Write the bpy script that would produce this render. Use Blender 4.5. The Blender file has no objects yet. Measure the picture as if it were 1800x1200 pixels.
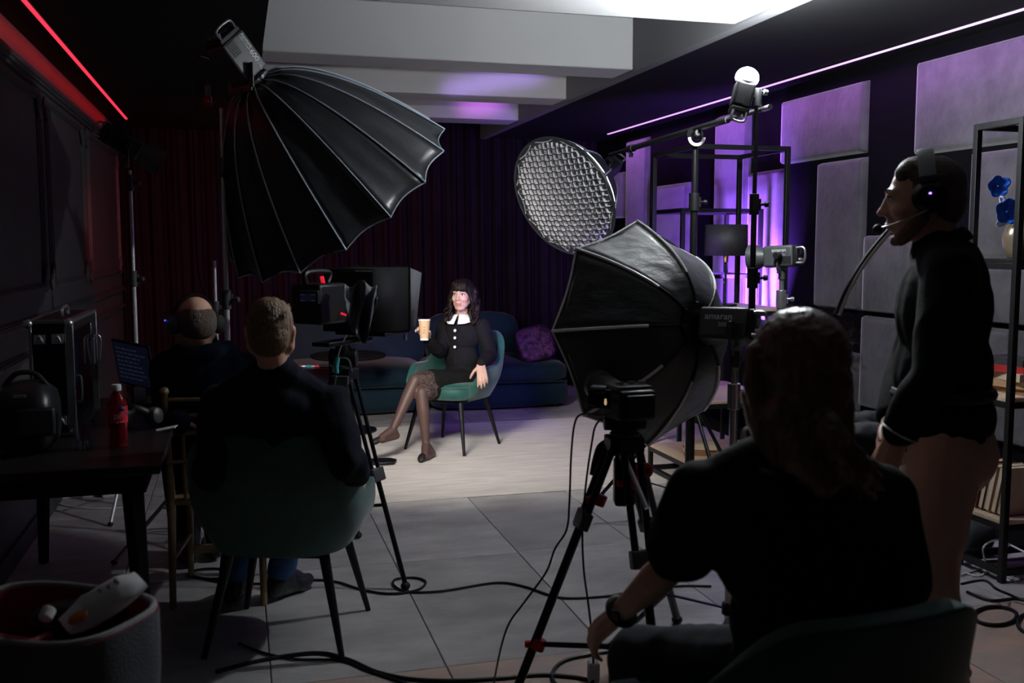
import bpy, bmesh, math, random
from mathutils import Vector, Matrix, noise
random.seed(7)
sc = bpy.context.scene
C = sc.collection
V = Vector
R_ = math.radians

# ------------------------------------------------------------ camera, world, exposure
YAW, PITCH, CAMH, FPX = math.atan(.2759), math.atan(.096), 1.5, 1750.0
FWD = V((math.sin(YAW) * math.cos(PITCH), math.cos(YAW) * math.cos(PITCH), -math.sin(PITCH)))
RGT = V((math.cos(YAW), -math.sin(YAW), 0))
UPV = RGT.cross(FWD)
FH = V((math.sin(YAW), math.cos(YAW), 0))          # horizontal forward
Z = V((0, 0, 1))
cd = bpy.data.cameras.new('camera')
cam = bpy.data.objects.new('camera', cd)
C.objects.link(cam)
cam.matrix_world = Matrix.Translation((0, 0, CAMH)) @ Matrix((RGT, UPV, -FWD)).transposed().to_4x4()
cd.sensor_width = 36.0
cd.lens = 35.0
cd.clip_start = .05
cd.dof.use_dof = True
cd.dof.focus_distance = 5.6
cd.dof.aperture_fstop = 4.0
sc.camera = cam
sc.view_settings.view_transform = 'Standard'
sc.view_settings.look = 'None'
sc.view_settings.exposure = 0.0
sc.view_settings.gamma = 1.0
sc.view_settings.use_curve_mapping = False
# lamp powers (watts)
LED_R, LED_P = 4.2, 15
KEY, FILL = 60, 8
RED_SPOT, VIOLET_SPOT, WASH = 200, 220, 120
BEAM_A, BEAM_B = .48, .55
BULB = 15
w = bpy.data.worlds.new('world')
sc.world = w
w.use_nodes = True
w.node_tree.nodes['Background'].inputs[0].default_value = (.6, .7, .9, 1)
w.node_tree.nodes['Background'].inputs[1].default_value = .0015


def lamp(name, kind, loc, aim, energy, col=(1, 1, 1), parent=None, along=None, **kw):
    d = bpy.data.lights.new(name, kind)
    d.energy = energy
    d.color = col
    for k, v in kw.items():
        setattr(d, k, v)
    o = bpy.data.objects.new(name, d)
    C.objects.link(o)
    q = (V(aim) - V(loc)).to_track_quat('-Z', 'Y')
    m = Matrix.Translation(V(loc)) @ q.to_matrix().to_4x4()
    if along:                                       # local y (the long side) runs along this direction
        zz = (V(loc) - V(aim)).normalized()
        yy = (V(along) - zz * V(along).dot(zz)).normalized()
        m = Matrix.Translation(V(loc)) @ Matrix((yy.cross(zz), yy, zz)).transposed().to_4x4()
    if parent:
        o.parent = parent
        m = world_of(parent).inverted() @ m
    o.matrix_basis = m
    return o


def world_of(o):
    m = o.matrix_basis.copy()
    while o.parent:
        o = o.parent
        m = o.matrix_basis @ m
    return m


# ------------------------------------------------------------ helpers
def P(x, y, d):
    """place in the room d metres ahead of the lens, from a pixel measured on the 1800x1200 frame"""
    return V((0, 0, CAMH)) + (FWD + RGT * ((x - 900) / FPX) + UPV * ((600 - y) / FPX)) * d


def G(x, y, z=0.0):
    """place on the horizontal plane of height z"""
    r = FWD + RGT * ((x - 900) / FPX) + UPV * ((600 - y) / FPX)
    return V((0, 0, CAMH)) + r * ((z - CAMH) / r.z)


def onX(x, y, X):
    r = FWD + RGT * ((x - 900) / FPX) + UPV * ((600 - y) / FPX)
    return V((0, 0, CAMH)) + r * (X / r.x)


def frame(d, up=Z):
    d = d.normalized()
    if abs(d.dot(up)) > .98:
        up = V((0, 1, 0)) if abs(d.y) < .9 else V((1, 0, 0))
    a = d.cross(up).normalized()
    b = a.cross(d).normalized()
    return a, b, d


def axes(f, u=Z):
    """matrix with columns right, forward, up"""
    f = f.normalized()
    r = f.cross(u).normalized()
    u2 = r.cross(f)
    return Matrix((r, f, u2)).transposed()


def spline(pts, n=8, closed=False):
    pts = [V(p) for p in pts]
    m = len(pts)
    if m < 3 and not closed:
        return pts
    out = []
    rng = m if closed else m - 1
    for i in range(rng):
        if closed:
            a, b, c, d = pts[i - 1], pts[i], pts[(i + 1) % m], pts[(i + 2) % m]
        else:
            a, b, c, d = pts[max(i - 1, 0)], pts[i], pts[i + 1], pts[min(i + 2, m - 1)]
        for k in range(n):
            t = k / n
            out.append(.5 * ((2 * b) + (c - a) * t + (2 * a - 5 * b + 4 * c - d) * t * t + (3 * b - a - 3 * c + d) * t ** 3))
    if not closed:
        out.append(pts[-1])
    return out


def lerp(a, b, t):
    return a + (b - a) * t


def sm(t):
    t = max(0, min(1, t))
    return t * t * (3 - 2 * t)


class MB:
    def __init__(s):
        s.v = []
        s.f = []

    def add(s, vs, fs):
        o = len(s.v)
        s.v += [V(v) for v in vs]
        s.f += [tuple(o + i for i in f) for f in fs]
        return s

    def box(s, c, size, M=None):
        c = V(c)
        h = [x / 2 for x in size]
        vs = []
        for z in (-1, 1):
            for x, y in ((-1, -1), (1, -1), (1, 1), (-1, 1)):
                q = V((x * h[0], y * h[1], z * h[2]))
                vs.append(c + (M @ q if M else q))
        return s.add(vs, [(3, 2, 1, 0), (4, 5, 6, 7), (0, 1, 5, 4), (1, 2, 6, 5), (2, 3, 7, 6), (3, 0, 4, 7)])

    def bx(s, lo, hi):
        lo, hi = V(lo), V(hi)
        return s.box((lo + hi) / 2, [abs(x) for x in (hi - lo)])

    def bar(s, a, b, w, h, up=Z):
        a, b = V(a), V(b)
        x, y, d = frame(b - a, up)
        return s.box((a + b) / 2, (w, h, (b - a).length), Matrix((x, y, d)).transposed())

    def tube(s, pts, r, n=10, closed=False, cap=True, flat=1.0, up=Z):
        pts = [V(p) for p in pts]
        m = len(pts)
        rr = r if isinstance(r, (list, tuple)) else [r] * m
        vs, fs = [], []
        pa = None
        for i in range(m):
            if closed:
                d = pts[(i + 1) % m] - pts[i - 1]
            else:
                d = pts[min(i + 1, m - 1)] - pts[max(i - 1, 0)]
            if d.length < 1e-9:
                d = Z.copy()
            d.normalize()
            if pa is None:
                a, b, _ = frame(d, up)
            else:
                a = (pa - d * pa.dot(d))
                a = a.normalized() if a.length > 1e-6 else frame(d)[0]
                b = a.cross(d)
            pa = a
            for k in range(n):
                t = 2 * math.pi * k / n
                vs.append(pts[i] + (a * math.cos(t) + b * math.sin(t) * flat) * rr[i])
        for i in range(m if closed else m - 1):
            j = (i + 1) % m
            for k in range(n):
                l = (k + 1) % n
                fs.append((i * n + k, i * n + l, j * n + l, j * n + k))
        if cap and not closed:
            fs.append(tuple(range(n - 1, -1, -1)))
            fs.append(tuple((m - 1) * n + k for k in range(n)))
        return s.add(vs, fs)

    def cyl(s, a, b, r0, r1=None, n=16):
        return s.tube([a, b], [r0, r0 if r1 is None else r1], n)

    def ell(s, c, r, M=None, nu=18, nv=12):
        c = V(c)
        if not isinstance(r, (list, tuple)):
            r = (r, r, r)
        vs, fs = [], []
        for j in range(1, nv):
            t = math.pi * j / nv
            for i in range(nu):
                p = 2 * math.pi * i / nu
                q = V((r[0] * math.sin(t) * math.cos(p), r[1] * math.sin(t) * math.sin(p), r[2] * math.cos(t)))
                vs.append(c + (M @ q if M else q))
        for q in (V((0, 0, r[2])), V((0, 0, -r[2]))):
            vs.append(c + (M @ q if M else q))
        for j in range(nv - 2):
            for i in range(nu):
                k = (i + 1) % nu
                fs.append((j * nu + i, (j + 1) * nu + i, (j + 1) * nu + k, j * nu + k))
        tp, bt = len(vs) - 2, len(vs) - 1
        for i in range(nu):
            k = (i + 1) % nu
            fs.append((i, k, tp))
            fs.append(((nv - 2) * nu + k, (nv - 2) * nu + i, bt))
        return s.add(vs, fs)

    def lathe(s, prof, o, axis=Z, n=24, ref=Z):
        a, b, d = frame(V(axis), ref)
        o = V(o)
        vs, fs = [], []
        for r, h in prof:
            for k in range(n):
                t = 2 * math.pi * k / n
                vs.append(o + d * h + (a * math.cos(t) + b * math.sin(t)) * r)
        m = len(prof)
        for i in range(m - 1):
            for k in range(n):
                l = (k + 1) % n
                fs.append((i * n + k, i * n + l, (i + 1) * n + l, (i + 1) * n + k))
        fs.append(tuple(range(n - 1, -1, -1)))
        fs.append(tuple((m - 1) * n + k for k in range(n)))
        return s.add(vs, fs)

    def grid(s, rows, closed=False):
        m, n = len(rows), len(rows[0])
        vs = [p for r in rows for p in r]
        fs = []
        for i in range(m - 1):
            for k in range(n if closed else n - 1):
                l = (k + 1) % n
                fs.append((i * n + k, i * n + l, (i + 1) * n + l, (i + 1) * n + k))
        return s.add(vs, fs)

    def prism(s, poly, ext):
        poly = [V(p) for p in poly]
        n = len(poly)
        ext = V(ext)
        vs = poly + [p + ext for p in poly]
        fs = [tuple(range(n - 1, -1, -1)), tuple(range(n, 2 * n))]
        for i in range(n):
            j = (i + 1) % n
            fs.append((i, j, n + j, n + i))
        return s.add(vs, fs)

    def cap(s, p0, p1, r0, r1, n=14):
        s.tube([p0, p1], [r0, r1], n)
        s.ell(p0, r0, None, n, 8)
        s.ell(p1, r1, None, n, 8)
        return s

    def chain(s, pts, rs, n=14):
        for i in range(len(pts) - 1):
            s.cap(pts[i], pts[i + 1], rs[i], rs[i + 1], n)
        return s

    def mesh(s, name, parent=None, angle=42):
        me = bpy.data.meshes.new(name)
        vs = s.v
        if parent:
            inv = world_of(parent).inverted()
            vs = [inv @ v for v in s.v]
        me.from_pydata([tuple(v) for v in vs], [], s.f)
        bm = bmesh.new()
        bm.from_mesh(me)
        bmesh.ops.recalc_face_normals(bm, faces=bm.faces)
        bm.to_mesh(me)
        bm.free()
        me.shade_smooth()
        if angle < 180:
            me.set_sharp_from_angle(angle=R_(angle))
        return me

    def build(s, name, mt, parent=None, bevel=0, sub=0, solid=0, angle=42, seg=2, off=-1):
        me = s.mesh(name, parent, angle)
        o = bpy.data.objects.new(name, me)
        C.objects.link(o)
        if mt:
            me.materials.append(mt)
        if parent:
            o.parent = parent
        if solid:
            m = o.modifiers.new('solid', 'SOLIDIFY')
            m.thickness = solid
            m.offset = off
        if bevel:
            m = o.modifiers.new('bevel', 'BEVEL')
            m.width = bevel
            m.segments = seg
            m.limit_method = 'ANGLE'
            m.angle_limit = R_(40)
        if sub:
            m = o.modifiers.new('sub', 'SUBSURF')
            m.levels = m.render_levels = sub
        return o

    def flesh(s, name, mt, parent=None, voxel=.007, smooth=3, wr=0, wf=8, wst=(1, 1, 1), cut=None):
        """union of the collected volumes as ONE continuous skin"""
        o = s.build(name, mt, parent, angle=180)
        m = o.modifiers.new('r', 'REMESH')
        m.mode = 'VOXEL'
        m.voxel_size = voxel
        if smooth:
            q = o.modifiers.new('s', 'SMOOTH')
            q.iterations = smooth
            q.factor = .5
        dg = bpy.context.evaluated_depsgraph_get()
        me = bpy.data.meshes.new_from_object(o.evaluated_get(dg))
        me.name = name
        o.modifiers.clear()
        old = o.data
        o.data = me
        bpy.data.meshes.remove(old)
        if not me.materials and mt:
            me.materials.append(mt)
        if wr or cut:
            bm = bmesh.new()
            bm.from_mesh(me)
            if wr:
                bm.normal_update()
                for v in bm.verts:
                    c = V((v.co.x * wst[0], v.co.y * wst[1], v.co.z * wst[2])) * wf
                    a = 1 - abs(noise.noise(c))
                    v.co += v.normal * (wr * (a - .75) + wr * .4 * noise.noise(c * 2.3))
            if cut:
                inv = world_of(o)
                kill = [v for v in bm.verts if cut(inv @ v.co)]
                bmesh.ops.delete(bm, geom=kill, context='VERTS')
            bm.to_mesh(me)
            bm.free()
        me.shade_smooth()
        return o


def tag(o, label=None, cat=None, group=None, kind=None):
    if label:
        o['label'] = label
    if cat:
        o['category'] = cat
    if group:
        o['group'] = group
    if kind:
        o['kind'] = kind
    return o


def thing(name, label, cat, loc=(0, 0, 0), group=None, rz=0):
    o = bpy.data.objects.new(name, None)
    o.empty_display_size = .1
    C.objects.link(o)
    o.matrix_basis = Matrix.Translation(V(loc)) @ Matrix.Rotation(rz, 4, 'Z')
    return tag(o, label, cat, group)


def copy_tree(o, parent=None):
    c = o.copy()
    C.objects.link(c)
    if parent:
        c.parent = parent
        c.matrix_parent_inverse = Matrix()
    for ch in list(o.children):
        copy_tree(ch, c)
    return c


def text(name, s, mt, parent, o, xdir, ydir, size, depth=.0006):
    """flat raised lettering whose baseline starts at o and runs along xdir"""
    cu = bpy.data.curves.new(name, 'FONT')
    cu.body = s
    cu.size = size
    cu.extrude = depth
    ob = bpy.data.objects.new(name, cu)
    C.objects.link(ob)
    dg = bpy.context.evaluated_depsgraph_get()
    me = bpy.data.meshes.new_from_object(ob.evaluated_get(dg))
    bpy.data.objects.remove(ob)
    xd = V(xdir).normalized()
    n = xd.cross(V(ydir)).normalized()
    yd = n.cross(xd)
    m = Matrix.Translation(V(o)) @ Matrix((xd, yd, n)).transposed().to_4x4()
    if parent:
        m = world_of(parent).inverted() @ m
    me.transform(m)
    ob = bpy.data.objects.new(name, me)
    me.materials.clear()
    me.materials.append(mt)
    C.objects.link(ob)
    ob.parent = parent
    return ob


# ------------------------------------------------------------ materials
def mat(name, col, rough=.5, metal=0.0, var=0.0, vs=6.0, bump=0.0, bs=40.0, sheen=0.0, emit=None, es=0.0,
        st=(1, 1, 1), coat=0.0, trans=0.0, ior=1.45, col2=None, rnd=0.0, spec=.5, alpha=1.0, detail=5):
    m = bpy.data.materials.new(name)
    m.use_nodes = True
    nt = m.node_tree
    b = nt.nodes['Principled BSDF']
    b.inputs['Roughness'].default_value = rough
    b.inputs['Metallic'].default_value = metal
    b.inputs['Sheen Weight'].default_value = sheen
    b.inputs['Coat Weight'].default_value = coat
    b.inputs['Transmission Weight'].default_value = trans
    b.inputs['IOR'].default_value = ior
    b.inputs['Specular IOR Level'].default_value = spec
    b.inputs['Alpha'].default_value = alpha
    c = (*col, 1)
    tc = nt.nodes.new('ShaderNodeTexCoord')
    mp = nt.nodes.new('ShaderNodeMapping')
    mp.inputs['Scale'].default_value = st
    nt.links.new(tc.outputs['Object'], mp.inputs['Vector'])
    src = mp.outputs[0]
    if rnd:
        oi = nt.nodes.new('ShaderNodeObjectInfo')
        va = nt.nodes.new('ShaderNodeVectorMath')
        va.operation = 'ADD'
        ms = nt.nodes.new('ShaderNodeVectorMath')
        ms.operation = 'SCALE'
        cb = nt.nodes.new('ShaderNodeCombineXYZ')
        for k in range(3):
            nt.links.new(oi.outputs['Random'], cb.inputs[k])
        ms.inputs['Scale'].default_value = 37.0
        nt.links.new(cb.outputs[0], ms.inputs[0])
        nt.links.new(src, va.inputs[0])
        nt.links.new(ms.outputs[0], va.inputs[1])
        src = va.outputs[0]
    if var or col2:
        n = nt.nodes.new('ShaderNodeTexNoise')
        n.inputs['Scale'].default_value = vs
        n.inputs['Detail'].default_value = detail
        n.inputs['Roughness'].default_value = .62
        nt.links.new(src, n.inputs['Vector'])
        r = nt.nodes.new('ShaderNodeValToRGB')
        r.color_ramp.elements[0].position = .35
        r.color_ramp.elements[1].position = .68
        lo = col2 if col2 else tuple(x * (1 - var) for x in col)
        hi = col if col2 else tuple(min(1, x * (1 + var)) for x in col)
        r.color_ramp.elements[0].color = (*lo, 1)
        r.color_ramp.elements[1].color = (*hi, 1)
        nt.links.new(n.outputs['Fac'], r.inputs[0])
        out = r.outputs[0]
        if rnd:
            hs = nt.nodes.new('ShaderNodeHueSaturation')
            mr = nt.nodes.new('ShaderNodeMapRange')
            mr.inputs['To Min'].default_value = 1 - rnd
            mr.inputs['To Max'].default_value = 1 + rnd
            nt.links.new(oi.outputs['Random'], mr.inputs['Value'])
            nt.links.new(mr.outputs[0], hs.inputs['Value'])
            nt.links.new(out, hs.inputs['Color'])
            out = hs.outputs[0]
        nt.links.new(out, b.inputs['Base Color'])
    else:
        b.inputs['Base Color'].default_value = c
    if bump:
        n2 = nt.nodes.new('ShaderNodeTexNoise')
        n2.inputs['Scale'].default_value = bs
        n2.inputs['Detail'].default_value = 6
        nt.links.new(src, n2.inputs['Vector'])
        bp = nt.nodes.new('ShaderNodeBump')
        bp.inputs['Strength'].default_value = bump
        bp.inputs['Distance'].default_value = .02
        nt.links.new(n2.outputs['Fac'], bp.inputs['Height'])
        nt.links.new(bp.outputs[0], b.inputs['Normal'])
    if emit:
        b.inputs['Emission Color'].default_value = (*emit, 1)
        b.inputs['Emission Strength'].default_value = es
    return m


M = {}
M['black_paint'] = mat('black wall paint', (.0045, .0045, .0052), .85, var=.15, vs=3, bump=.05, bs=60, spec=.15)
M['dark_paint'] = mat('charcoal wall paint', (.055, .055, .058), .6, var=.12, vs=2, bump=.04, bs=80)
M['black_wall'] = mat('blue black matt wall', (.004, .0036, .0055), .85, var=.15, vs=3, bump=.05, bs=60, spec=.04)
M['white_paint'] = mat('white ceiling paint', (.33, .33, .335), .8, var=.03, vs=2, bump=.03, bs=50)
M['slate'] = mat('grey slate tile', (.56, .55, .54), .42, spec=.6, col2=(.34, .335, .33), vs=2.2, bump=.25, bs=9, st=(1, 2.2, 1), rnd=.12)
M['rust'] = mat('rust slate tile', (.62, .40, .30), .46, spec=1.0, col2=(.36, .33, .31), vs=3.2, bump=.3, bs=9, st=(1, 1.8, 1), rnd=.15)
M['grout'] = mat('dark grout', (.10, .10, .10), .9, bump=.1)
M['rug'] = mat('cream woven rug', (.74, .69, .63), .95, col2=(.55, .52, .49), vs=5, bump=.3, bs=240, sheen=.2, st=(.6, 3.5, 1))
M['panel'] = mat('grey velvet panel', (.072, .070, .076), .75, col2=(.031, .030, .034), vs=5, bump=.12, bs=25, sheen=.35)
M['curtain'] = mat('dark pleated curtain', (.008, .004, .008), .85, var=.2, vs=9, bump=.1, bs=120, spec=.1)
M['metal_black'] = mat('black coated steel', (.008, .008, .009), .45, .0, var=.1, bump=.02, bs=150, spec=.3)
M['alu_black'] = mat('black anodised aluminium', (.02, .02, .022), .32, .6, bump=.02, bs=200)
M['plastic_black'] = mat('black moulded plastic', (.007, .007, .008), .45, spec=.35, bump=.06, bs=300)
M['plastic_grey'] = mat('grey moulded plastic', (.06, .063, .066), .42, bump=.05, bs=300)
M['chrome'] = mat('polished chrome', (.62, .62, .65), .26, .85, bump=.01, bs=80)
M['chrome_lit'] = mat('chrome pole painted lit', (.80, .80, .82), .34, .5, bump=.02, bs=80)  # chrome paled so the left poles look lit; light put into the colour
M['alu'] = mat('brushed aluminium', (.42, .43, .45), .3, .9, bump=.03, bs=200)
M['rubber'] = mat('black rubber', (.012, .012, .012), .65, bump=.05, bs=90)
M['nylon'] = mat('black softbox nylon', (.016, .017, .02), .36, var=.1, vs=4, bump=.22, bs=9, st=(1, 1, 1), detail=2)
M['nylon_soft'] = mat('black satin softbox cloth', (.045, .05, .055), .34, var=.1, vs=4, bump=.55, bs=6, st=(1, 1, 2.2), detail=2)
M['hood_cloth'] = mat('matt black hood cloth', (.007, .007, .008), .7, bump=.1, bs=40, spec=.2)
M['nylon_lit'] = mat('black softbox nylon painted lit', (.022, .024, .027), .34, bump=.28, bs=7, st=(1, 1, 1))  # paler copy of the black nylon: sheen painted on the lit gores
M['piping'] = mat('silver softbox rib piping', (.34, .40, .46), .4, .3, bump=.02)
M['piping_white'] = mat('pale softbox rib rod', (.85, .85, .84), .42, bump=.02)
M['silver'] = mat('silver reflector cloth', (.7, .7, .7), .3, .8, bump=.2, bs=60)
M['velvet_green'] = mat('emerald green velvet', (.006, .075, .062), .6, var=.25, vs=7, bump=.08, bs=60, sheen=.3)
M['sofa'] = mat('navy blue velvet', (.004, .020, .032), .8, var=.2, vs=4, bump=.08, bs=70, sheen=.08, spec=.25)
M['sequin'] = mat('purple sequin cloth', (.14, .035, .14), .35, .3, col2=(.012, .005, .025), vs=22, bump=.6, bs=80, detail=2)
M['skin_w'] = mat('fair skin', (.50, .31, .24), .5, var=.05, vs=14, bump=.03, bs=140)
M['skin_m'] = mat('light skin', (.68, .38, .28), .48, var=.08, vs=12, bump=.05, bs=120)
M['dress'] = mat('black wool dress cloth', (.006, .006, .007), .85, var=.1, bump=.1, bs=200, spec=.2)
M['collar'] = mat('white cotton collar', (.85, .85, .85), .7, bump=.2, bs=120)
M['tights'] = mat('sheer black tights', (.085, .048, .041), .5, var=.1, vs=4, bump=.05, bs=300)
M['tights_dark'] = mat('reinforced black toe', (.012, .010, .010), .55, bump=.05, bs=300)
M['lace'] = mat('black lace hem', (.10, .06, .05), .7, col2=(.006, .005, .006), vs=75, bump=.4, bs=80, detail=2)
M['hair_dark'] = mat('dark brown hair', (.009, .0055, .0045), .5, spec=.22, var=.4, vs=60, bump=.6, bs=70, st=(1, 1, .12))
M['hair_brown'] = mat('light brown cropped hair', (.22, .135, .07), .5, spec=.6, var=.35, vs=90, bump=.6, bs=160, st=(1, 1, .4))
M['hair_pony'] = mat('brown hair', (.20, .105, .055), .32, spec=1.0, coat=.25, var=.45, vs=80, bump=.3, bs=110, st=(1, 1, .15))
M['hair_short'] = mat('short dark blond hair', (.075, .042, .027), .5, spec=.7, sheen=.1, var=.3, vs=90, bump=.5, bs=170)
M['shirt_black'] = mat('black cotton shirt', (.003, .0034, .0045), .85, var=.1, bump=.12, bs=120, spec=.2)
M['shirt_navy'] = mat('dark navy cotton', (.004, .006, .014), .9, var=.15, bump=.15, bs=120, spec=.2)
M['hoodie'] = mat('navy fleece', (.006, .011, .03), .9, var=.15, bump=.2, bs=150, spec=.2)
M['chino'] = mat('beige cotton trousers', (.50, .33, .28), .85, var=.08, vs=5, bump=.1, bs=180)
M['denim'] = mat('dark denim', (.010, .012, .022), .85, var=.25, vs=30, bump=.15, bs=250)
M['denim_blue'] = mat('mid blue denim', (.035, .10, .25), .85, var=.3, vs=30, bump=.15, bs=250)
M['shoe'] = mat('black trainer leather', (.012, .012, .014), .4, bump=.15, bs=70)
M['sock'] = mat('white sock knit', (.7, .7, .72), .9, bump=.2, bs=200)
M['cup'] = mat('kraft paper cup', (.55, .36, .22), .7, var=.05, bump=.05, bs=90)
M['paper'] = mat('white paper', (.8, .79, .76), .8, bump=.05, bs=60)
M['page'] = mat('book pages', (.62, .53, .40), .9, var=.15, vs=60, bump=.2, bs=200, st=(.2, .2, 8))
M['wood'] = mat('pale oak shelf', (.55, .42, .30), .5, var=.18, vs=12, bump=.05, bs=60, st=(1, 6, 1))
M['wood_gold'] = mat('gilded wood', (.32, .22, .12), .45, .2, var=.2, vs=30, bump=.05, bs=80)
M['gold'] = mat('brass', (.65, .42, .12), .28, 1.0)
M['leather_red'] = mat('dark red lining', (.26, .03, .045), .7, var=.2, bump=.2, bs=100)
M['bag'] = mat('charcoal padded nylon', (.08, .09, .105), .75, var=.15, bump=.25, bs=220)
M['bag_trim'] = mat('grey binding tape', (.30, .29, .31), .8, bump=.2, bs=150)
M['lens'] = mat('dark glass', (.01, .01, .015), .06, coat=1)
M['glass'] = mat('clear plastic', (.9, .95, .97), .05, trans=1.0, ior=1.3)
M['drink'] = mat('red drink', (.55, .03, .04), .06, trans=.75, ior=1.33)
M['label_red'] = mat('red printed label', (.65, .02, .04), .4, var=.1)
M['label_white'] = mat('white lettering', (.85, .85, .85), .5)
M['letter'] = mat('pale grey lettering', (.62, .66, .68), .5)
M['letter_dim'] = mat('dim grey lettering', (.26, .27, .28), .5)
M['dark_letter'] = mat('dark print', (.10, .06, .035), .6)
M['blue_print'] = mat('navy print', (.02, .04, .16), .5)
M['orange'] = mat('orange print', (.65, .18, .03), .5)
M['red_paint'] = mat('red anodised aluminium', (.45, .015, .02), .4, .2, bump=.02)
M['book_red'] = mat('red book cloth', (.42, .02, .02), .6, bump=.1, bs=200)
M['book_tan'] = mat('tan book cloth', (.42, .25, .14), .65, bump=.1, bs=200)
M['book_brown'] = mat('brown book cloth', (.26, .12, .06), .65, bump=.1, bs=200)
M['book_dark'] = mat('charcoal book cloth', (.03, .03, .035), .65, bump=.1, bs=200)
M['book_cream'] = mat('cream book cover', (.55, .44, .31), .6, bump=.05, bs=200)
M['cable_black'] = mat('black cable rubber', (.01, .01, .011), .45, bump=.03)
M['cable_white'] = mat('white cable rubber', (.75, .75, .76), .5, bump=.02)
M['white_plastic'] = mat('white plastic', (.75, .75, .76), .4, bump=.02)
M['teal'] = mat('teal tape', (.05, .42, .42), .5, bump=.05)
M['yellow'] = mat('yellow tape', (.6, .5, .08), .5, bump=.05)
M['petal'] = mat('blue orchid petal', (.012, .11, .62), .5, var=.35, vs=30, bump=.1)
M['petal_white'] = mat('pale leaf', (.62, .60, .66), .6, var=.1, vs=20)
M['vase'] = mat('pewter glazed ceramic', (.16, .15, .14), .22, .6, col2=(.34, .26, .16), vs=3, bump=.02)
M['eye'] = mat('eye white', (.75, .72, .70), .2)
M['iris'] = mat('dark iris', (.03, .018, .012), .15)
M['lip'] = mat('rose lips', (.50, .13, .12), .4)
M['brow'] = mat('dark brow hair', (.03, .018, .013), .7)
M['pearl'] = mat('pearl button', (.85, .83, .8), .2, coat=.6)
M['lamp_shade'] = mat('black lamp shade', (.02, .02, .022), .55, bump=.2, bs=200)
M['led_red'] = mat('red led strip', (.8, .1, .12), .5, emit=(1, .03, .07), es=1.4)
M['led_purple'] = mat('purple led strip', (.8, .6, .9), .5, emit=(.72, .38, .95), es=1.3)
M['bulb'] = mat('lit frosted dome', (1, 1, 1), .5, emit=(.92, .97, 1), es=1900)
M['grid_edge'] = mat('dark grid binding', (.02, .02, .024), .8)
M['trim_grey'] = mat('grey ceiling edge strip', (.10, .10, .105), .7)
M['diffuser'] = mat('lit diffusion cloth', (.8, .8, .8), .9, emit=(.92, .95, 1), es=5.5, bump=.05)
M['grid'] = mat('egg crate fabric', (.42, .43, .47), .7, bump=.05)
M['screen_text'] = mat('dim lit text line', (.05, .07, .1), .5, emit=(.30, .40, .75), es=.028)
M['screen_blue'] = mat('dim blue screen', (.01, .012, .02), .2, emit=(.10, .14, .35), es=.018)
M['screen_dark'] = mat('dark monitor glass', (.006, .006, .007), .08, coat=.5)
M['rec'] = mat('red tally lamp', (.5, .02, .02), .4, emit=(1, .02, .05), es=.7)
M['led_dot'] = mat('blue violet status lamp', (.2, .1, .6), .4, emit=(.35, .2, 1), es=4)
M['led_blue'] = mat('blue status lamp', (.1, .1, .8), .4, emit=(.05, .08, 1), es=2)
# ------------------------------------------------------------ the room
XL, XR, YB, YN = -1.05, 3.74, 10.2, -.6
ZS, ZC = 2.6, 2.92
XE0, XE1 = .17, 2.44
g = MB(); g.bx((XL - .1, YN, -.12), (XR + .1, YB + .1, -.006))
floor = tag(g.build('floor', M['grout']), kind='structure')
TW, TL = .61, 1.22
tile_me = {}
def tile_mesh(lx, ly):
    k = (round(lx, 3), round(ly, 3))
    if k not in tile_me:
        q = MB()
        e = .0018
        a, b = lx - .0025, ly - .0025
        q.add([(0.002, .002, -.006), (a, .002, -.006), (a, b, -.006), (.002, b, -.006),
               (.002, .002, -e), (a, .002, -e), (a, b, -e), (.002, b, -e),
               (.002 + e, .002 + e, 0), (a - e, .002 + e, 0), (a - e, b - e, 0), (.002 + e, b - e, 0)],
              [(8, 9, 10, 11)] + [(i, (i + 1) % 4, 4 + (i + 1) % 4, 4 + i) for i in range(4)]
              + [(4 + i, 4 + (i + 1) % 4, 8 + (i + 1) % 4, 8 + i) for i in range(4)])
        tile_me[k] = q.mesh('tile')
    return tile_me[k]
tcount = 0
y0s = [3.38 - TL * k for k in range(4, 0, -1)] + [3.38 + TL * k for k in range(0, 6)]
for y0 in y0s:
    y1 = min(y0 + TL, YB)
    ya = max(y0, YN)
    x = 1.30 - TW * 4
    while x < XR:
        xa, xb = max(x, XL), min(x + TW, XR)
        if xb - xa > .02 and y1 - ya > .02:
            o = bpy.data.objects.new('tile', tile_mesh(xb - xa, y1 - ya))
            C.objects.link(o)
            o.parent = floor
            o.location = (xa, ya, random.uniform(-.0006, .0004))
            mm = M['rust'] if y0 < 3.3 else M['slate']
            if not o.data.materials:
                o.data.materials.append(mm)
            o.material_slots[0].link = 'OBJECT'
            o.material_slots[0].material = mm
        x += TW

g = MB(); g.bx((XL - .1, YN, 0), (XL, YB + .1, 3.0))
wl = tag(g.build('wall_left', M['dark_paint']), kind='structure')
g = MB(); g.bx((XR, YN, 0), (XR + .1, YB + .1, 3.0))
wr = tag(g.build('wall_right', M['black_wall']), kind='structure')
g = MB(); g.bx((XL, YB, 0), (XR, YB + .1, 3.0))
tag(g.build('wall_back', M['black_paint']), kind='structure')
g = MB(); g.bx((XL - .1, YN, ZC), (XR + .1, YB + .1, ZC + .1))
tag(g.build('ceiling', M['white_paint']), kind='structure')
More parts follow.
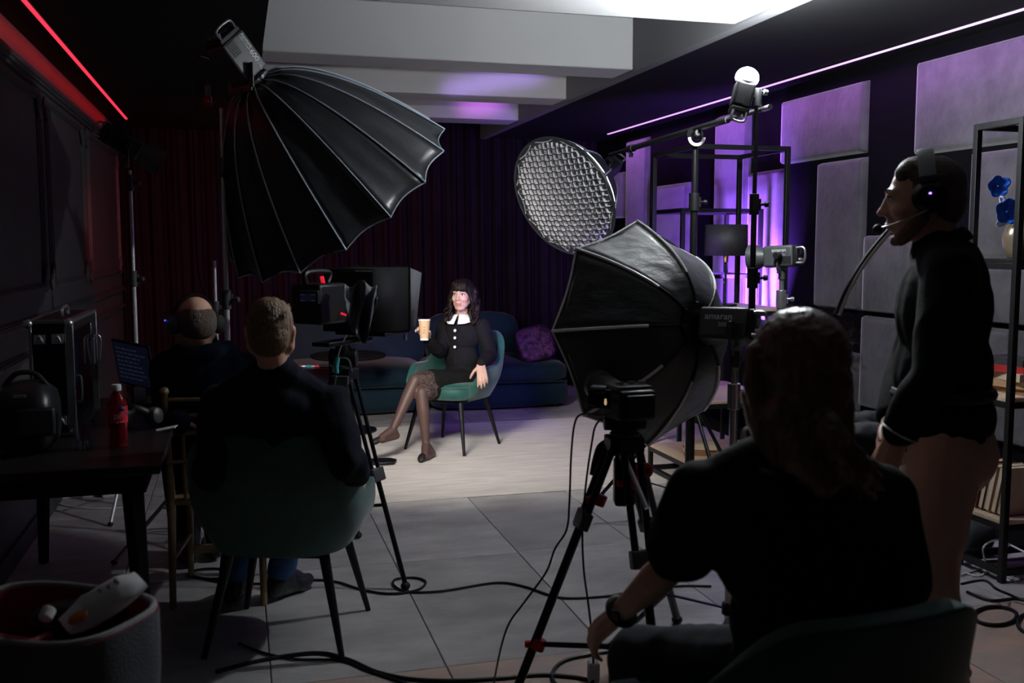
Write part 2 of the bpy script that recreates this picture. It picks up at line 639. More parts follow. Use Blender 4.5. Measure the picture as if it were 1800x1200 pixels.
# dark soffits at both sides of the white coffered ceiling
g = MB(); g.bx((XL, YN, ZS), (XE0, YB, ZC))
tag(g.build('trim_1', M['black_paint']), kind='structure')
g = MB(); g.bx((XE1 + .05, YN, ZS), (XR, YB, ZC))
tag(g.build('trim_2', M['black_paint']), kind='structure')
g = MB(); g.bx((XE1 - .01, YN, ZS - .014), (XE1 + .055, YB, ZC))
tag(g.build('trim_3', M['trim_grey']), kind='structure')
for i, y in enumerate((4.62, 5.95, 7.26, 8.58)):
    g = MB(); g.bx((XE0, y if i else YN, ZS), (XE1 - .01, y + .34 if i else y, ZC))
    tag(g.build('trim_%d' % (4 + i), M['white_paint'], bevel=.008), kind='structure')
# left wall mouldings
def moulding(a, b, wd, th, n):
    """stepped profile strip from a to b on the left wall"""
    q = MB()
    for k, (ww, tt) in enumerate(((wd, th * .5), (wd * .6, th), (wd * .25, th * 1.3))):
        a2, b2 = V(a), V(b)
        if abs(a2.z - b2.z) < 1e-4:
            q.bx((XL, a2.y, a2.z - ww / 2), (XL + tt, b2.y, a2.z + ww / 2))
        else:
            q.bx((XL, a2.y - ww / 2, a2.z), (XL + tt, a2.y + ww / 2, b2.z))
    return tag(q.build('trim_%d' % n, M['dark_paint'], bevel=.003), kind='structure')
tn = 10
moulding((XL, YN, 2.42), (XL, YB, 2.42), .09, .035, tn); tn += 1
for z, wd in ((1.10, .06), (.94, .045)):
    moulding((XL, YN, z), (XL, YB, z), wd, .022, tn); tn += 1
for ya, yb in ((2.2, 3.9), (4.15, 6.12), (6.36, 7.75), (7.98, 9.9)):
    for z in (1.27, 2.33):
        moulding((XL, ya, z), (XL, yb, z), .045, .02, tn); tn += 1
    for y in (ya, yb):
        moulding((XL, y, 1.25), (XL, y, 2.35), .045, .02, tn); tn += 1
    q = MB()
    for y in (ya, yb):
        for z in (1.29, 2.31):
            s = 1 if z < 2 else -1
            q.ell((XL + .012, y, z), (.018, .06, .05))
            q.ell((XL + .014, y, z + s * .07), (.015, .03, .05))
            q.tube(spline([(XL + .016, y - .05, z + s * .02), (XL + .02, y - .02, z + s * .09), (XL + .02, y + .02, z + s * .09), (XL + .016, y + .05, z + s * .02)], 5), .011, 6)
    tag(q.build('trim_%d' % tn, M['dark_paint']), kind='structure'); tn += 1
g = MB(); g.bx((XL, YN, 0), (XL + .018, YB, .1))
tag(g.build('baseboard_left', M['dark_paint'], bevel=.004), kind='structure')
g = MB(); g.bx((XR - .018, YN, 0), (XR, YB, .09))
tag(g.build('baseboard_right', M['black_paint'], bevel=.004), kind='structure')

# led strips, each with its own light
def led(name, X, y0, y1, mt, label, col, energy, sx, aim, spread):
    t = thing(name, label, 'light strip', (X, (y0 + y1) / 2, ZS))
    q = MB(); q.bx((X - .016, y0, ZS - .007), (X + .016, y1, ZS))
    q.build('channel', M['alu_black'], t)
    q = MB(); q.bx((X - .010, y0, ZS - .014), (X + .010, y1, ZS - .006))
    q.build('diffuser', mt, t, bevel=.003)
    lamp('strip_light', 'AREA', (X + sx * .013, (y0 + y1) / 2, ZS - .02), (X + sx * aim[0], (y0 + y1) / 2, ZS - aim[1]), energy, col, t,
         shape='RECTANGLE', along=(0, 1, 0), size=.02, size_y=(y1 - y0), spread=R_(spread))
    return t
led('led_strip', -.885, 3.0, 9.31, M['led_red'], 'red lit led strip under the dark soffit on the left', (1, .004, .008), LED_R, -1, (.165, .07), 70)
led('led_strip', 3.545, 2.6, 9.31, M['led_purple'], 'purple lit led strip above the padded wall panels', (.62, .17, 1), LED_P, 1, (.195, .30), 100)

# pleated curtain across the back
def curtain(x0, x1, label, ph):
    rows = []
    n = int((x1 - x0) / .012)
    for j in range(9):
        z = .02 + (2.86 - .02) * j / 8
        row = []
        for i in range(n + 1):
            x = x0 + (x1 - x0) * i / n
            a = .055 * math.sin(x * 2 * math.pi / .17 + ph + .5 * math.sin(x * 5)) * (1 - .25 * j / 8) + .018 * math.sin(x * 2 * math.pi / .071 + z)
            row.append(V((x, YB - .13 + a, z)))
        rows.append(row)
    q = MB(); q.grid(rows)
    return tag(q.build('curtain', M['curtain'], solid=.004, angle=180), label, 'curtain')
curtain(XL + .02, .75, 'dark pleated curtain at the left of the back wall, red lit', 0)
curtain(.75, 2.3, 'dark pleated curtain behind the seated woman and the sofa', 1)
curtain(2.3, XR - .02, 'dark pleated curtain at the right of the back wall, purple tinted', 2)

# padded velvet panels on the right wall
PANELS = [
    (9.24, 9.69, 1.77, 2.24, 'plum lit velvet panel furthest down the right wall'),
    (8.70, 9.22, 1.50, 2.52, 'tall narrow purple lit velvet panel beside the round honeycomb softbox'),
    (7.82, 8.60, .95, 2.05, 'purple lit velvet panel seen through the far end of the centre shelf'),
    (6.80, 7.34, .95, 2.53, 'tall violet lit velvet panel behind the boom arm stand'),
    (6.32, 6.79, .95, 2.05, 'brightly violet lit velvet panel beside the small light with reflector'),
    (5.36, 6.34, 2.06, 2.51, 'purple topped velvet panel right of the bare bulb light'),
    (5.35, 5.87, 1.09, 2.05, 'tall grey velvet panel left of the standing man, below the purple topped one'),
    (4.46, 5.34, 1.09, 1.57, 'wide grey velvet panel behind the chest of the standing man'),
    (4.60, 5.34, .50, 1.08, 'low grey velvet panel right of the dark square gap, behind the standing man'),
    (5.35, 5.87, .30, .84, 'low grey velvet panel under the dark square gap'),
    (3.98, 4.90, 2.00, 2.53, 'large mauve lit velvet panel above the right hand shelf'),
    (3.86, 4.44, 1.42, 1.99, 'grey velvet panel behind the blue orchid'),
    (3.86, 4.44, 1.10, 1.41, 'grey velvet panel just under the vase shelf'),
    (3.86, 4.58, .50, 1.09, 'shadowed grey velvet panel behind the stacked red book'),
    (3.0, 3.84, .9, 1.99, 'tall grey velvet panel at the right frame edge'),
]
for y0, y1, z0, z1, lb in PANELS:
    nn = 14
    e = .008
    # concentrate rows near the borders
    q = MB()
    def warp(t):
        return sm(sm(t)) * .8 + t * .2
    rows = []
    for j in range(nn + 1):
        row = []
        for i in range(nn + 1):
            u, v = warp(i / nn), warp(j / nn)
            du, dv = min(u, 1 - u) * (y1 - y0), min(v, 1 - v) * (z1 - z0)
            h = .046 * (max(0, 1 - (1 - min(1, min(du, dv) / .022)) ** 2)) ** .5 + .008 * math.sin(math.pi * u) * math.sin(math.pi * v)
            row.append(V((XR - .001 - h, y0 + e + (y1 - y0 - 2 * e) * u, z0 + e + (z1 - z0 - 2 * e) * v)))
        rows.append(row)
    q.grid(rows)
    tag(q.build('wall_panel', M['panel'], angle=180), lb, 'wall panel', 'padded velvet panels on the right wall')

# rug
q = MB()
rx0, rx1, ry0, ry1 = -.1, 3.2, 5.7, 8.13
q.bx((rx0, ry0, 0), (rx1, ry1, .009))
rug = tag(q.build('rug', M['rug'], bevel=.004), 'large cream woven rug under the green chair', 'rug')
# ------------------------------------------------------------ lighting gear
def cdir(x, y, z):
    return (RGT * x + UPV * y + FWD * z).normalized()


def knob(q, c, d, r=.012, l=.03):
    q.cyl(c, V(c) + V(d) * l, r * .5, n=8)
    q.cyl(V(c) + V(d) * l * .55, V(c) + V(d) * l, r, r * .8, n=10)


def stand(name, label, x, y, ztop, mt, collars=(), spread=.5, a0=.4, r=(.0175, .014, .011), apex=.62, leg_mt=None, zfoot=0.0, nlegs=3, cmt=None, black_foot=False):
    """telescopic light stand with folding tripod feet"""
    leg_mt = leg_mt or mt
    t = thing(name, label, 'light stand', (x, y, zfoot))
    zs = [.14 + zfoot] + list(collars) + [ztop]
    for i in range(len(zs) - 1):
        q = MB(); q.cyl((x, y, zs[i]), (x, y, zs[i + 1]), r[min(i, len(r) - 1)], n=14)
        q.build('pole', leg_mt if (i == 0 and black_foot) else mt, t)
    for i, z in enumerate(collars):
        q = MB()
        rr = r[min(i, len(r) - 1)]
        q.cyl((x, y, z - .045), (x, y, z + .045), rr + .008, n=14)
        q.box((x + rr + .008, y, z), (.02, .016, .05))
        knob(q, (x + rr + .012, y - .002, z), V((.8, -.6, 0)), .014, .04)
        q.build('collar', cmt or mt, t, bevel=.002)
    q = MB(); q.cyl((x, y, apex - .035), (x, y, apex + .035), r[0] + .012, n=14)
    q.build('leg_collar', M['plastic_black'], t, bevel=.002)
    q = MB(); q.cyl((x, y, .2 + zfoot), (x, y, .24 + zfoot), r[0] + .01, n=14)
    q.build('brace_collar', M['plastic_black'], t, bevel=.002)
    for k in range(nlegs):
        a = a0 + k * 2 * math.pi / 3
        d = V((math.cos(a), math.sin(a), 0))
        top = V((x, y, apex)) + d * (r[0] + .012)
        foot = V((x, y, zfoot + .012)) + d * spread
        q = MB(); q.cyl(top, foot, .010, .010, n=10)
        lg = q.build('leg', leg_mt, t)
        q = MB(); q.ell(foot, (.016, .016, .012), None, 10, 8)
        q.build('rubber_foot', M['rubber'], lg)
        q = MB(); q.bar(V((x, y, .22 + zfoot)) + d * (r[0] + .006), lerp(top, foot, .58), .012, .005)
        q.build('brace', leg_mt, t)
    return t


def softbox(t, apex, a, L, R, n, r0, roll, mt1, mt2, rib_mt, rib_r, p=.55, scal=.07, diff=None, up=Z, lit=(), rib_from=.0, notch=.05):
    """gores of cloth stretched between curved rods; a is the axis from the light to the open front"""
    u, v, a = frame(a, up)
    def pt(t_, ang, k=1.0):
        rr = r0 + (R - r0) * (t_ ** p)
        return apex + a * (L * t_) + (u * math.cos(ang) + v * math.sin(ang)) * rr * k
    for i in range(n):
        A0 = roll + 2 * math.pi * i / n
        A1 = roll + 2 * math.pi * (i + 1) / n
        rows = []
        for j in range(17):
            tt = (j / 16) ** 1.25
            row = []
            for k in range(9):
                s_ = k / 8
                b = math.sin(math.pi * s_)
                ang = A0 + (A1 - A0) * s_
                # straight chord between the rods, pulled further in between them
                ch = math.cos((A1 - A0) / 2) / math.cos((s_ - .5) * (A1 - A0))
                q_ = pt(tt * (1 - notch * b * (tt ** 4)), ang, ch * (1 - scal * b * (tt ** .7)))
                wv = noise.noise(V((s_ * 3 + i * 7.3, tt * 5, i * 3.1)))
                q_ += (u * math.cos(ang) + v * math.sin(ang)) * wv * .010 * b * R / .5
                row.append(q_)
            rows.append(row)
        q = MB(); q.grid(rows)
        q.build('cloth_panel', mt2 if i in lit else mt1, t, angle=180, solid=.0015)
    for i in range(n):
        ang = roll + 2 * math.pi * i / n
        q = MB()
        q.tube([pt(rib_from + (1 - rib_from) * (j / 14) ** 1.25, ang, 1.004) for j in range(15)], rib_r, 8)
        rb = q.build('rib', rib_mt, t)
        if rib_from > .02:
            q = MB(); q.tube([pt(rib_from * j / 6, ang, 1.004) for j in range(7)], rib_r * .9, 8)
            q.build('rib_sleeve', M['plastic_black'], rb)
    # hem of the open front
    q = MB()
    loop = []
    for i in range(n):
        for k in range(8):
            s_ = k / 8
            b = math.sin(math.pi * s_)
            ang = roll + 2 * math.pi * (i + s_) / n
            ch = math.cos(math.pi / n) / math.cos((s_ - .5) * 2 * math.pi / n)
            loop.append(pt(1 - notch * b, ang, ch * (1 - scal * b)))
    q.tube(loop, rib_r * .8, 6, closed=True)
    q.build('hem', rib_mt, t)
    if diff:
        q = MB()
        c = apex + a * (L * .93)
        rr = r0 + (R - r0) * (.93 ** p)
        ring = [[c + (u * math.cos(2 * math.pi * k / 48) + v * math.sin(2 * math.pi * k / 48)) * rr * f * .93 for k in range(48)] for f in (1, .75, .5, .25, .02)]
        q.grid(ring, closed=True)
        q.build('front_diffuser', diff, t, angle=180)
    return u, v, a, pt


def mount_ring(t, c, a, r, mt=None):
    u, v, a = frame(a)
    q = MB()
    q.lathe([(r * .8, -.012), (r, -.010), (r, .004), (r * .86, .008), (r * .86, .02), (r * .7, .022)], c, a, 28)
    o = q.build('mount_ring', mt or M['chrome'], t)
    for k in range(8):
        an = 2 * math.pi * k / 8
        q = MB()
        d = u * math.cos(an) + v * math.sin(an)
        q.box(c + d * r * .98 - a * .002, (.014, .014, .02), Matrix((u, v, a)).transposed())
        q.build('clip', M['plastic_black'], o, bevel=.002)


def light_head(t, c, a, ln, wd, ht, side, mt=None):
    """c = front of the body, a = throwing direction, side = direction to the lettered flank"""
    a = a.normalized()
    side = (side - a * side.dot(a)).normalized()
    up = a.cross(side)
    if up.z < 0:
        up = -up
    Mx = Matrix((side, a, up)).transposed()
    q = MB()
    q.box(c - a * ln * .5, (wd, ln, ht), Mx)
    b = q.build('body', mt or M['plastic_grey'], t, bevel=.012, seg=3)
    q = MB()
    for k in range(7):
        q.box(c - a * (ln * (.62 + .05 * k)) + side * wd * .5 - up * ht * .2, (.004, .006, ht * .34), Mx)
    q.build('vent_rib', M['plastic_black'], b)
    q = MB()
    q.box(c - a * (ln + .012), (wd * .94, .028, ht * .94), Mx)
    bk = q.build('control_panel', M['plastic_black'], t, bevel=.008)
    q = MB(); q.box(c - a * (ln + .027) + up * ht * .18, (wd * .4, .003, ht * .26), Mx)
    q.build('display', M['screen_blue'], bk)
    for k in (-.25, 0, .25):
        q = MB(); q.cyl(c - a * (ln + .024) + side * wd * k - up * ht * .2, c - a * (ln + .04) + side * wd * k - up * ht * .2, .009, n=12)
        q.build('dial', M['alu'], bk)
    q = MB()
    hl = [c - a * (ln + .02) + side * wd * .44 + up * ht * .35, c - a * (ln + .06) + side * wd * .44 + up * ht * .3,
          c - a * (ln + .06) + side * wd * .44 - up * ht * .3, c - a * (ln + .02) + side * wd * .44 - up * ht * .35]
    q.tube(spline(hl, 5), .006, 8)
    q.build('handle', M['alu'], bk)
    return Mx, side, up


def yoke(t, c, side, up, wd, drop, ks=(-1, 1)):
    q = MB()
    for s in (-1, 1):
        p0 = c + side * s * (wd * .5 + .012)
        q.bar(p0 + up * .02, p0 - up * drop * .6, .008, .035, side)
    q.bar(c - up * drop * .6 - side * (wd * .5 + .016), c - up * drop * .6 + side * (wd * .5 + .016), .01, .035)
    q.cyl(c - up * drop * .6, c - up * drop, .018, n=14)
    y = q.build('yoke', M['plastic_grey'], t, bevel=.003)
    for s in ks:
        q = MB(); q.cyl(c + side * s * (wd * .5 + .01), c + side * s * (wd * .5 + .045), .022, .018, n=14)
        q.build('tilt_knob', M['plastic_black'], y, bevel=.002)

# --- big parabolic softbox with its light, upper left
apx = P(446, 143, 4.55)
ax = cdir(.438, -.652, .501)
t = thing('parabolic_softbox', 'huge black parabolic umbrella softbox with silver ribs, upper left', 'softbox', apx)
u, v, ax, spt = softbox(t, apx, ax, .673, .623, 16, .055, .101, M['nylon'], M['nylon_lit'], M['piping'], .0042, p=.57, scal=.03, diff=M['silver'], lit=(1, 4, 7, 10, 13), notch=.02)
mount_ring(t, apx - ax * .005, ax, .075)
lamp('key_light', 'AREA', apx + ax * .61, P(812, 545, 7.35), KEY, (1, .93, .86), t, shape='DISK', size=.8, spread=R_(100))
t = thing('studio_light', 'large lettered studio light head on the back of the huge parabolic softbox', 'studio light', apx - ax * .2)
sd = cdir(.35, .35, -.87)
Mx, sd, up = light_head(t, apx - ax * .03, ax, .19, .14, .14, sd, M['plastic_grey'])
yoke(t, apx - ax * .10 - Z * .03, sd, Z, .15, .15, (-1,))
tx = -(-ax)
fr = apx - ax * .03 + sd * .0712
yd = up if up.dot(UPV) > 0 else -up
text('lettering', 'Aputure', M['letter'], t, fr - ax * .178 + yd * .045, ax, yd, .022)
text('lettering', 'LIGHT STORM', M['letter'], t, fr - ax * .178 + yd * .030, ax, yd, .012)
text('lettering', '600', M['letter'], t, fr - ax * .098 + yd * .028, ax, yd, .036)
text('lettering', 'd Pro', M['letter'], t, fr - ax * .036 + yd * .028, ax, yd, .015)
pole = P(392, 300, 4.6)
stand('light_stand', 'chrome light stand carrying the huge parabolic softbox', pole.x, pole.y, 2.13, M['chrome_lit'], (1.25, 1.86), .55, .9, (.0125, .0105, .009), cmt=M['plastic_grey'])
cl = thing('cable_clamp', 'small red clamp hanging beside the big studio light', 'clamp', P(366, 178, 4.62))
c0 = P(366, 178, 4.62)
q = MB(); q.box(c0, (.034, .03, .045), axes(FH)); q.build('body', M['red_paint'], cl, bevel=.008)
q = MB(); q.box(c0 + Z * .048, (.026, .014, .055), axes(FH)); q.build('strap', M['bag_trim'], cl, bevel=.003)
text('lettering', 'Ap', M['label_white'], cl, c0 + RGT * .0 - FH * .0162 - Z * .008, RGT, Z, .018)
q = MB(); q.tube(spline([P(372, 103, 4.55), P(352, 98, 4.55), P(340, 125, 4.56), P(338, 190, 4.58), P(341, 300, 4.6), P(343, 400, 4.62), P(349, 480, 4.64), P(372, 560, 4.66), P(392, 640, 4.62)], 8), .0035, 6)
tag(q.build('power_cable', M['cable_black']), 'thin dark cable looping down from the big studio light', 'cable')
q = MB(); q.cyl(P(354, 98, 4.55), P(367, 102, 4.55), .006, n=10)
tag(q.build('cable_plug', M['chrome']), 'small bright metal plug at the back of the big studio light', 'plug')

# thin chrome stand beside it
b0 = P(378, 500, 5.0)
stand('light_stand', 'short bright chrome stand just left of the tall softbox stand', b0.x, b0.y, P(377, 458, 5.0).z, M['chrome_lit'], (P(378, 545, 5.0).z,), .3, 0, (.0095, .008), .4, cmt=M['plastic_grey'])

# left far stand with red gelled light
b0 = P(232, 400, 5.6)
stand('light_stand', 'slim chrome light stand by the left wall under a small dark lamp', b0.x, b0.y, P(230, 300, 5.6).z, M['chrome_lit'], (P(236, 490, 5.6).z, P(230, 322, 5.6).z), .4, .2, (.0115, .010, .0085), .6, cmt=M['plastic_grey'])
c0 = P(238, 262, 5.6)
t = thing('studio_light', 'small dark lamp with reflector high by the left wall', 'studio light', c0)
a2 = cdir(.72, -.42, .55)
Mx, sd, up = light_head(t, c0 + a2 * .02, a2, .2, .11, .11, cdir(0, 0, -1), M['plastic_black'])
q = MB(); q.lathe([(.05, 0), (.058, .03), (.075, .12), (.08, .13), (.074, .128), (.04, .03)], c0 + a2 * .02, a2, 24)
q.build('reflector', M['plastic_grey'], t)
yoke(t, c0 - a2 * .06, sd, Z, .11, .13)
lamp('red_spot', 'SPOT', c0 + a2 * .17, V((.2, 10.1, 1.3)), RED_SPOT, (1, .03, .05), t, spot_size=R_(64), spot_blend=.7, shadow_soft_size=.05)

# --- honeycomb softbox on a boom
a2 = cdir(-.64, -.48, -.6)
fc = P(990, 347, 6.1)
t = thing('round_softbox', 'round softbox with glowing egg crate grid hanging from a boom', 'softbox', fc - a2 * .38)
u, v, a2, spt = softbox(t, fc - a2 * .38, a2, .38, .385, 12, .05, .2, M['nylon'], M['nylon_lit'], M['piping'], .0035, p=.6, scal=.03, notch=.02)
q = MB()
rg = [[fc - a2 * .05 + (u * math.cos(2 * math.pi * k / 48) + v * math.sin(2 * math.pi * k / 48)) * .355 * f for k in range(48)] for f in (1, .75, .5, .25, .02)]
q.grid(rg, closed=True)
q.build('front_diffuser', M['diffuser'], t, angle=180)
q = MB()
N = 21
Rg = .37
for k in range(N):
    o_ = -Rg + 2 * Rg * (k + .5) / N
    h = math.sqrt(max(0, .352 ** 2 - o_ * o_))
    if h < .03:
        continue
    m = max(3, int(h / .0088))
    for (e1, e2, ph) in ((u, v, 0), (v, u, 1)):
        rows = []
        for dz in (-.045, -.02, .004):
            row = []
            for i in range(m + 1):
                s_ = -h + 2 * h * i / m
                wob = .004 * math.sin(s_ / (Rg / N) * math.pi * .5 + k * math.pi) * (1 if dz > -.03 else .4)
                bul = .03 * (1 - (s_ * s_ + o_ * o_) / (Rg * Rg))
                row.append(fc + e1 * s_ + e2 * (o_ + wob) + a2 * (dz + bul))
            rows.append(row)
        q.grid(rows)
gr = q.build('egg_crate_grid', M['grid'], t, angle=180, solid=.003, off=0)
gr['kind'] = 'stuff'
q = MB()
for k in range(N):
    o_ = -Rg + 2 * Rg * (k + .5) / N
    h = math.sqrt(max(0, .352 ** 2 - o_ * o_))
    if h < .03:
        continue
    m = max(3, int(h / .0088))
    for (e1, e2) in ((u, v), (v, u)):
        ln_ = []
        for i in range(m + 1):
            s_ = -h + 2 * h * i / m
            wob = .004 * math.sin(s_ / (Rg / N) * math.pi * .5 + k * math.pi)
            bul = .03 * (1 - (s_ * s_ + o_ * o_) / (Rg * Rg))
            ln_.append(fc + e1 * s_ + e2 * (o_ + wob) + a2 * (.006 + bul))
        q.tube(ln_, .0030, 4)
gr = q.build('grid_binding', M['grid_edge'], t)
gr['kind'] = 'stuff'
q = MB()
q.lathe([(.385, -.01), (.392, 0), (.385, .008), (.375, .006), (.372, -.02)], fc, a2, 48)
q.build('rim', M['nylon'], t)
best = min(((spt(.7, an_, 1.0) - P(1078, 340, 6.1)).length, an_) for an_ in [.2 + 2 * math.pi * (i_ + .5) / 12 for i_ in range(12)])[1]
l0, l1 = spt(.86, best, .955), spt(.5, best, .955)
ld_ = (l1 - l0).normalized()
ln_ = (u * math.cos(best) + v * math.sin(best))
ln_ = (ln_ - ld_ * ln_.dot(ld_)).normalized()
yv_ = ln_.cross(ld_)
text('logo', 'A', M['red_paint'], t, l0 + ln_ * .006 - yv_ * .02, ld_, yv_, .06)
text('lettering', 'Aputure', M['letter'], t, l0 + ln_ * .006 + ld_ * .05 - yv_ * .015, ld_, yv_, .045)
ap2 = fc - a2 * .38
mount_ring(t, ap2, a2, .06, M['plastic_black'])
t2 = thing('studio_light', 'compact light head behind the egg crate softbox at the boom tip', 'studio light', ap2 - a2 * .12)
Mx, sd, up = light_head(t2, ap2 - a2 * .01, a2, .15, .1, .1, cdir(-.2, .2, -.9), M['plastic_black'])
yoke(t2, ap2 - a2 * .07, sd, Z, .1, .09)
bA = P(1072, 272, 6.15)
bP = P(1222, 236, 5.0)
bB = P(1354, 188, 4.26)
dB = (bB - bA).normalized()
t = thing('boom_arm', 'long black boom arm with grey end cap crossing the purple wall', 'boom', bP)
q = MB(); q.cyl(bA, lerp(bA, bB, .97), .011, n=12); q.build('inner_tube', M['metal_black'], t)
q = MB(); q.cyl(lerp(bA, bB, .18), lerp(bA, bB, .80), .0165, n=12); q.build('outer_tube', M['metal_black'], t)
q = MB(); q.cyl(lerp(bA, bB, .97), bB, .012, n=12); q.build('end_cap', M['alu'], t)
q = MB(); q.cyl(lerp(bA, bB, .16), lerp(bA, bB, .2), .022, n=12); knob(q, lerp(bA, bB, .18), V((0, 0, -1)), .014, .05); q.build('lock_collar', M['plastic_black'], t)
q = MB(); q.cyl(bP - RGT * .02 - FH * .03, bP + RGT * .02 + FH * .03, .03, n=18); knob(q, bP - FH * .03, -FH, .02, .05); q.build('pivot', M['plastic_black'], t, bevel=.002)
q = MB()
q.tube([bP - FH * .045 - Z * .02 + RGT * math.cos(k * math.pi / 14 + math.pi) * .036 + Z * math.sin(k * math.pi / 14 + math.pi) * .036 for k in range(15)], .008, 8, flat=.6)
q.build('angle_scale', M['white_plastic'], t)
stand('light_stand', 'tall black boom stand with chrome inner pole before the centre shelf', bP.x, bP.y, bP.z - .05, M['alu_black'], (1.2, 1.72), .6, .5, (.024, .018, .013), .7, M['metal_black'], cmt=M['plastic_black'], black_foot=True)

# --- large black softbox, right of centre
apx = P(1226, 572, 3.50)
ax = cdir(-.695, -.097, 1.019)
t = thing('dome_softbox', 'large black dome softbox with white rib rods, centre right', 'softbox', apx)
u, v, ax, spt = softbox(t, apx, ax, .288, .423, 8, .055, -.061, M['nylon_soft'], M['nylon_soft'], M['piping_white'], .0055, p=.5, scal=.02, rib_from=.14, notch=.015, diff=M['silver'])
mount_ring(t, apx, ax, .078, M['alu_black'])
best = min((((spt(.62, an_, 1.0) - P(1216, 722, 3.5)).length, an_) for an_ in [-.061 + 2 * math.pi * (i_ + .5) / 8 for i_ in range(8)]))[1]
l0, l1 = spt(.5, best, .935), spt(.8, best, .935)
ld_ = (l1 - l0).normalized()
ln_ = (u * math.cos(best) + v * math.sin(best))
ln_ = (ln_ - ld_ * ln_.dot(ld_)).normalized()
text('logo', 'amaran', M['letter_dim'], t, l0 + ln_ * .006, ld_, ln_.cross(ld_), .045)
lamp('fill_light', 'AREA', apx + ax * .265, apx + ax * 3 , FILL, (.9, .93, 1), t, shape='DISK', size=.62, spread=R_(80))
ab = cdir(-.88, .04, .46)
t = thing('studio_light', 'lettered light head on the back of the large dome softbox', 'studio light', apx - ab * .13)
Mx, sd, up = light_head(t, apx - ab * .015, ab, .17, .096, .115, cdir(-.1, .28, -.99), M['plastic_grey'])
fr = apx - ab * .015 + sd * .049
text('lettering', 'amaran', M['label_white'], t, fr - ab * .022 + up * .010, -ab, up, .033)
text('lettering', '300c', M['letter'], t, fr - ab * .070 - up * .016, -ab, up, .022)
yoke(t, apx - ab * .135, cdir(.46, 0, .88), Z, .096, .14, (1,))
b0 = apx - ab * .135
stand('light_stand', 'silver light stand under the large dome softbox, yellow band near its foot', b0.x, b0.y, b0.z - .14, M['chrome'], (.74, .98), .5, .3, (.017, .0145, .012), .55, M['metal_black'])
q = MB(); q.cyl((b0.x, b0.y, P(1282, 822, 3.55).z - .012), (b0.x, b0.y, P(1282, 822, 3.55).z + .012), .0195, n=16)
bd = q.build('band', M['yellow'], None)
bd.parent = [o for o in C.objects if o.get('label', '').startswith('silver light stand')][0]
bd.matrix_parent_inverse = world_of(bd.parent).inverted()

# --- bare bulb light on its stand
bb = P(1315, 130, 4.3)
a2 = cdir(.24, .95, -.02)
t = thing('studio_light', 'bare bulb light blazing white on top of a thin black stand', 'studio light', bb)
q = MB(); q.lathe([(.047, 0)] + [(.05 * math.cos(R_(k)), .012 + .045 * math.sin(R_(k))) for k in (0, 10, 20, 30, 40, 50, 60, 70, 80, 87)], bb - a2 * .03, a2, 48)
q.build('dome_bulb', M['bulb'], t)
lamp('bulb_beam', 'AREA', bb + a2 * .03, bb + a2 * 1.0, BULB, (.92, .97, 1), t, shape='DISK', size=.07)
Mx, sd, up = light_head(t, bb - a2 * .042, a2, .11, .084, .084, cdir(0, 0, -1), M['plastic_black'])
q = MB(); q.lathe([(.040, 0), (.043, .004), (.043, .014), (.040, .018)], bb - a2 * .047, a2, 24)
q.build('mount_ring', M['alu'], t)
pc = P(1332, 168, 4.3)
q = MB(); q.bar(bb - a2 * .09 + RGT * .05, pc, .02, .03); q.cyl(pc - Z * .045, pc + Z * .03, .017, n=12); knob(q, pc + Z * .02, (RGT - Z * .2).normalized(), .014, .045)
q.build('bracket', M['plastic_grey'], t, bevel=.003)
stand('light_stand', 'thin black light stand under the bare bulb light', pc.x - .005, pc.y, pc.z - .03, M['metal_black'], (1.36, 1.68), .5, .0, (.0155, .0125, .0095), .6)

# --- small light with bowl reflector
c0 = P(1346, 452, 5.2)
a2 = cdir(-.80, .0, .60)
t = thing('studio_light', 'small lettered light with grey bowl reflector before the violet wall', 'studio light', c0)
Mx, sd, up = light_head(t, c0, a2, .16, .085, .11, cdir(-.3, -.02, -.95), M['plastic_grey'])
q = MB(); q.lathe([(.042, -.004), (.046, .01), (.066, .05), (.070, .085), (.066, .084), (.04, .02)], c0, a2, 28)
q.build('reflector', M['plastic_grey'], t)
fr = c0 + sd * .0436
text('lettering', 'amaran', M['letter'], t, fr - a2 * .05 + up * .022, -a2, up, .026)
text('lettering', '300c', M['letter_dim'], t, fr - a2 * .09 + up * .0, -a2, up, .018)
yoke(t, c0 - a2 * .09, sd, Z, .085, .12)
b0 = c0 - a2 * .09
stand('light_stand', 'chrome light stand under the small light with bowl reflector', b0.x, b0.y, b0.z - .11, M['chrome'], (b0.z - .22, b0.z - .3), .35, .6, (.018, .014, .012), .5)
lamp('violet_spot', 'SPOT', c0 + a2 * .1, V((2.1, 9.8, 1.2)), VIOLET_SPOT, (.30, .12, 1), t, spot_size=R_(55), spot_blend=.7, shadow_soft_size=.05)

# violet tube lamp standing behind the centre shelf, washing the wall
t = thing('tube_lamp', 'violet tube lamp standing on the floor behind the centre shelf', 'lamp', (3.36, 6.25, 0))
q = MB(); q.lathe([(.09, 0), (.09, .012), (.02, .02), (.02, .05)], (3.36, 6.25, 0), Z, 24); q.build('base', M['metal_black'], t)
q = MB(); q.cyl((3.36, 6.25, .05), (3.36, 6.25, 1.08), .018, n=14); q.build('tube', M['lamp_shade'], t)
lamp('wall_wash', 'AREA', (3.40, 6.27, 1.12), (3.74, 6.68, 1.42), WASH, (.30, .10, 1), t, shape='RECTANGLE', size=.06, size_y=.5, spread=R_(125))

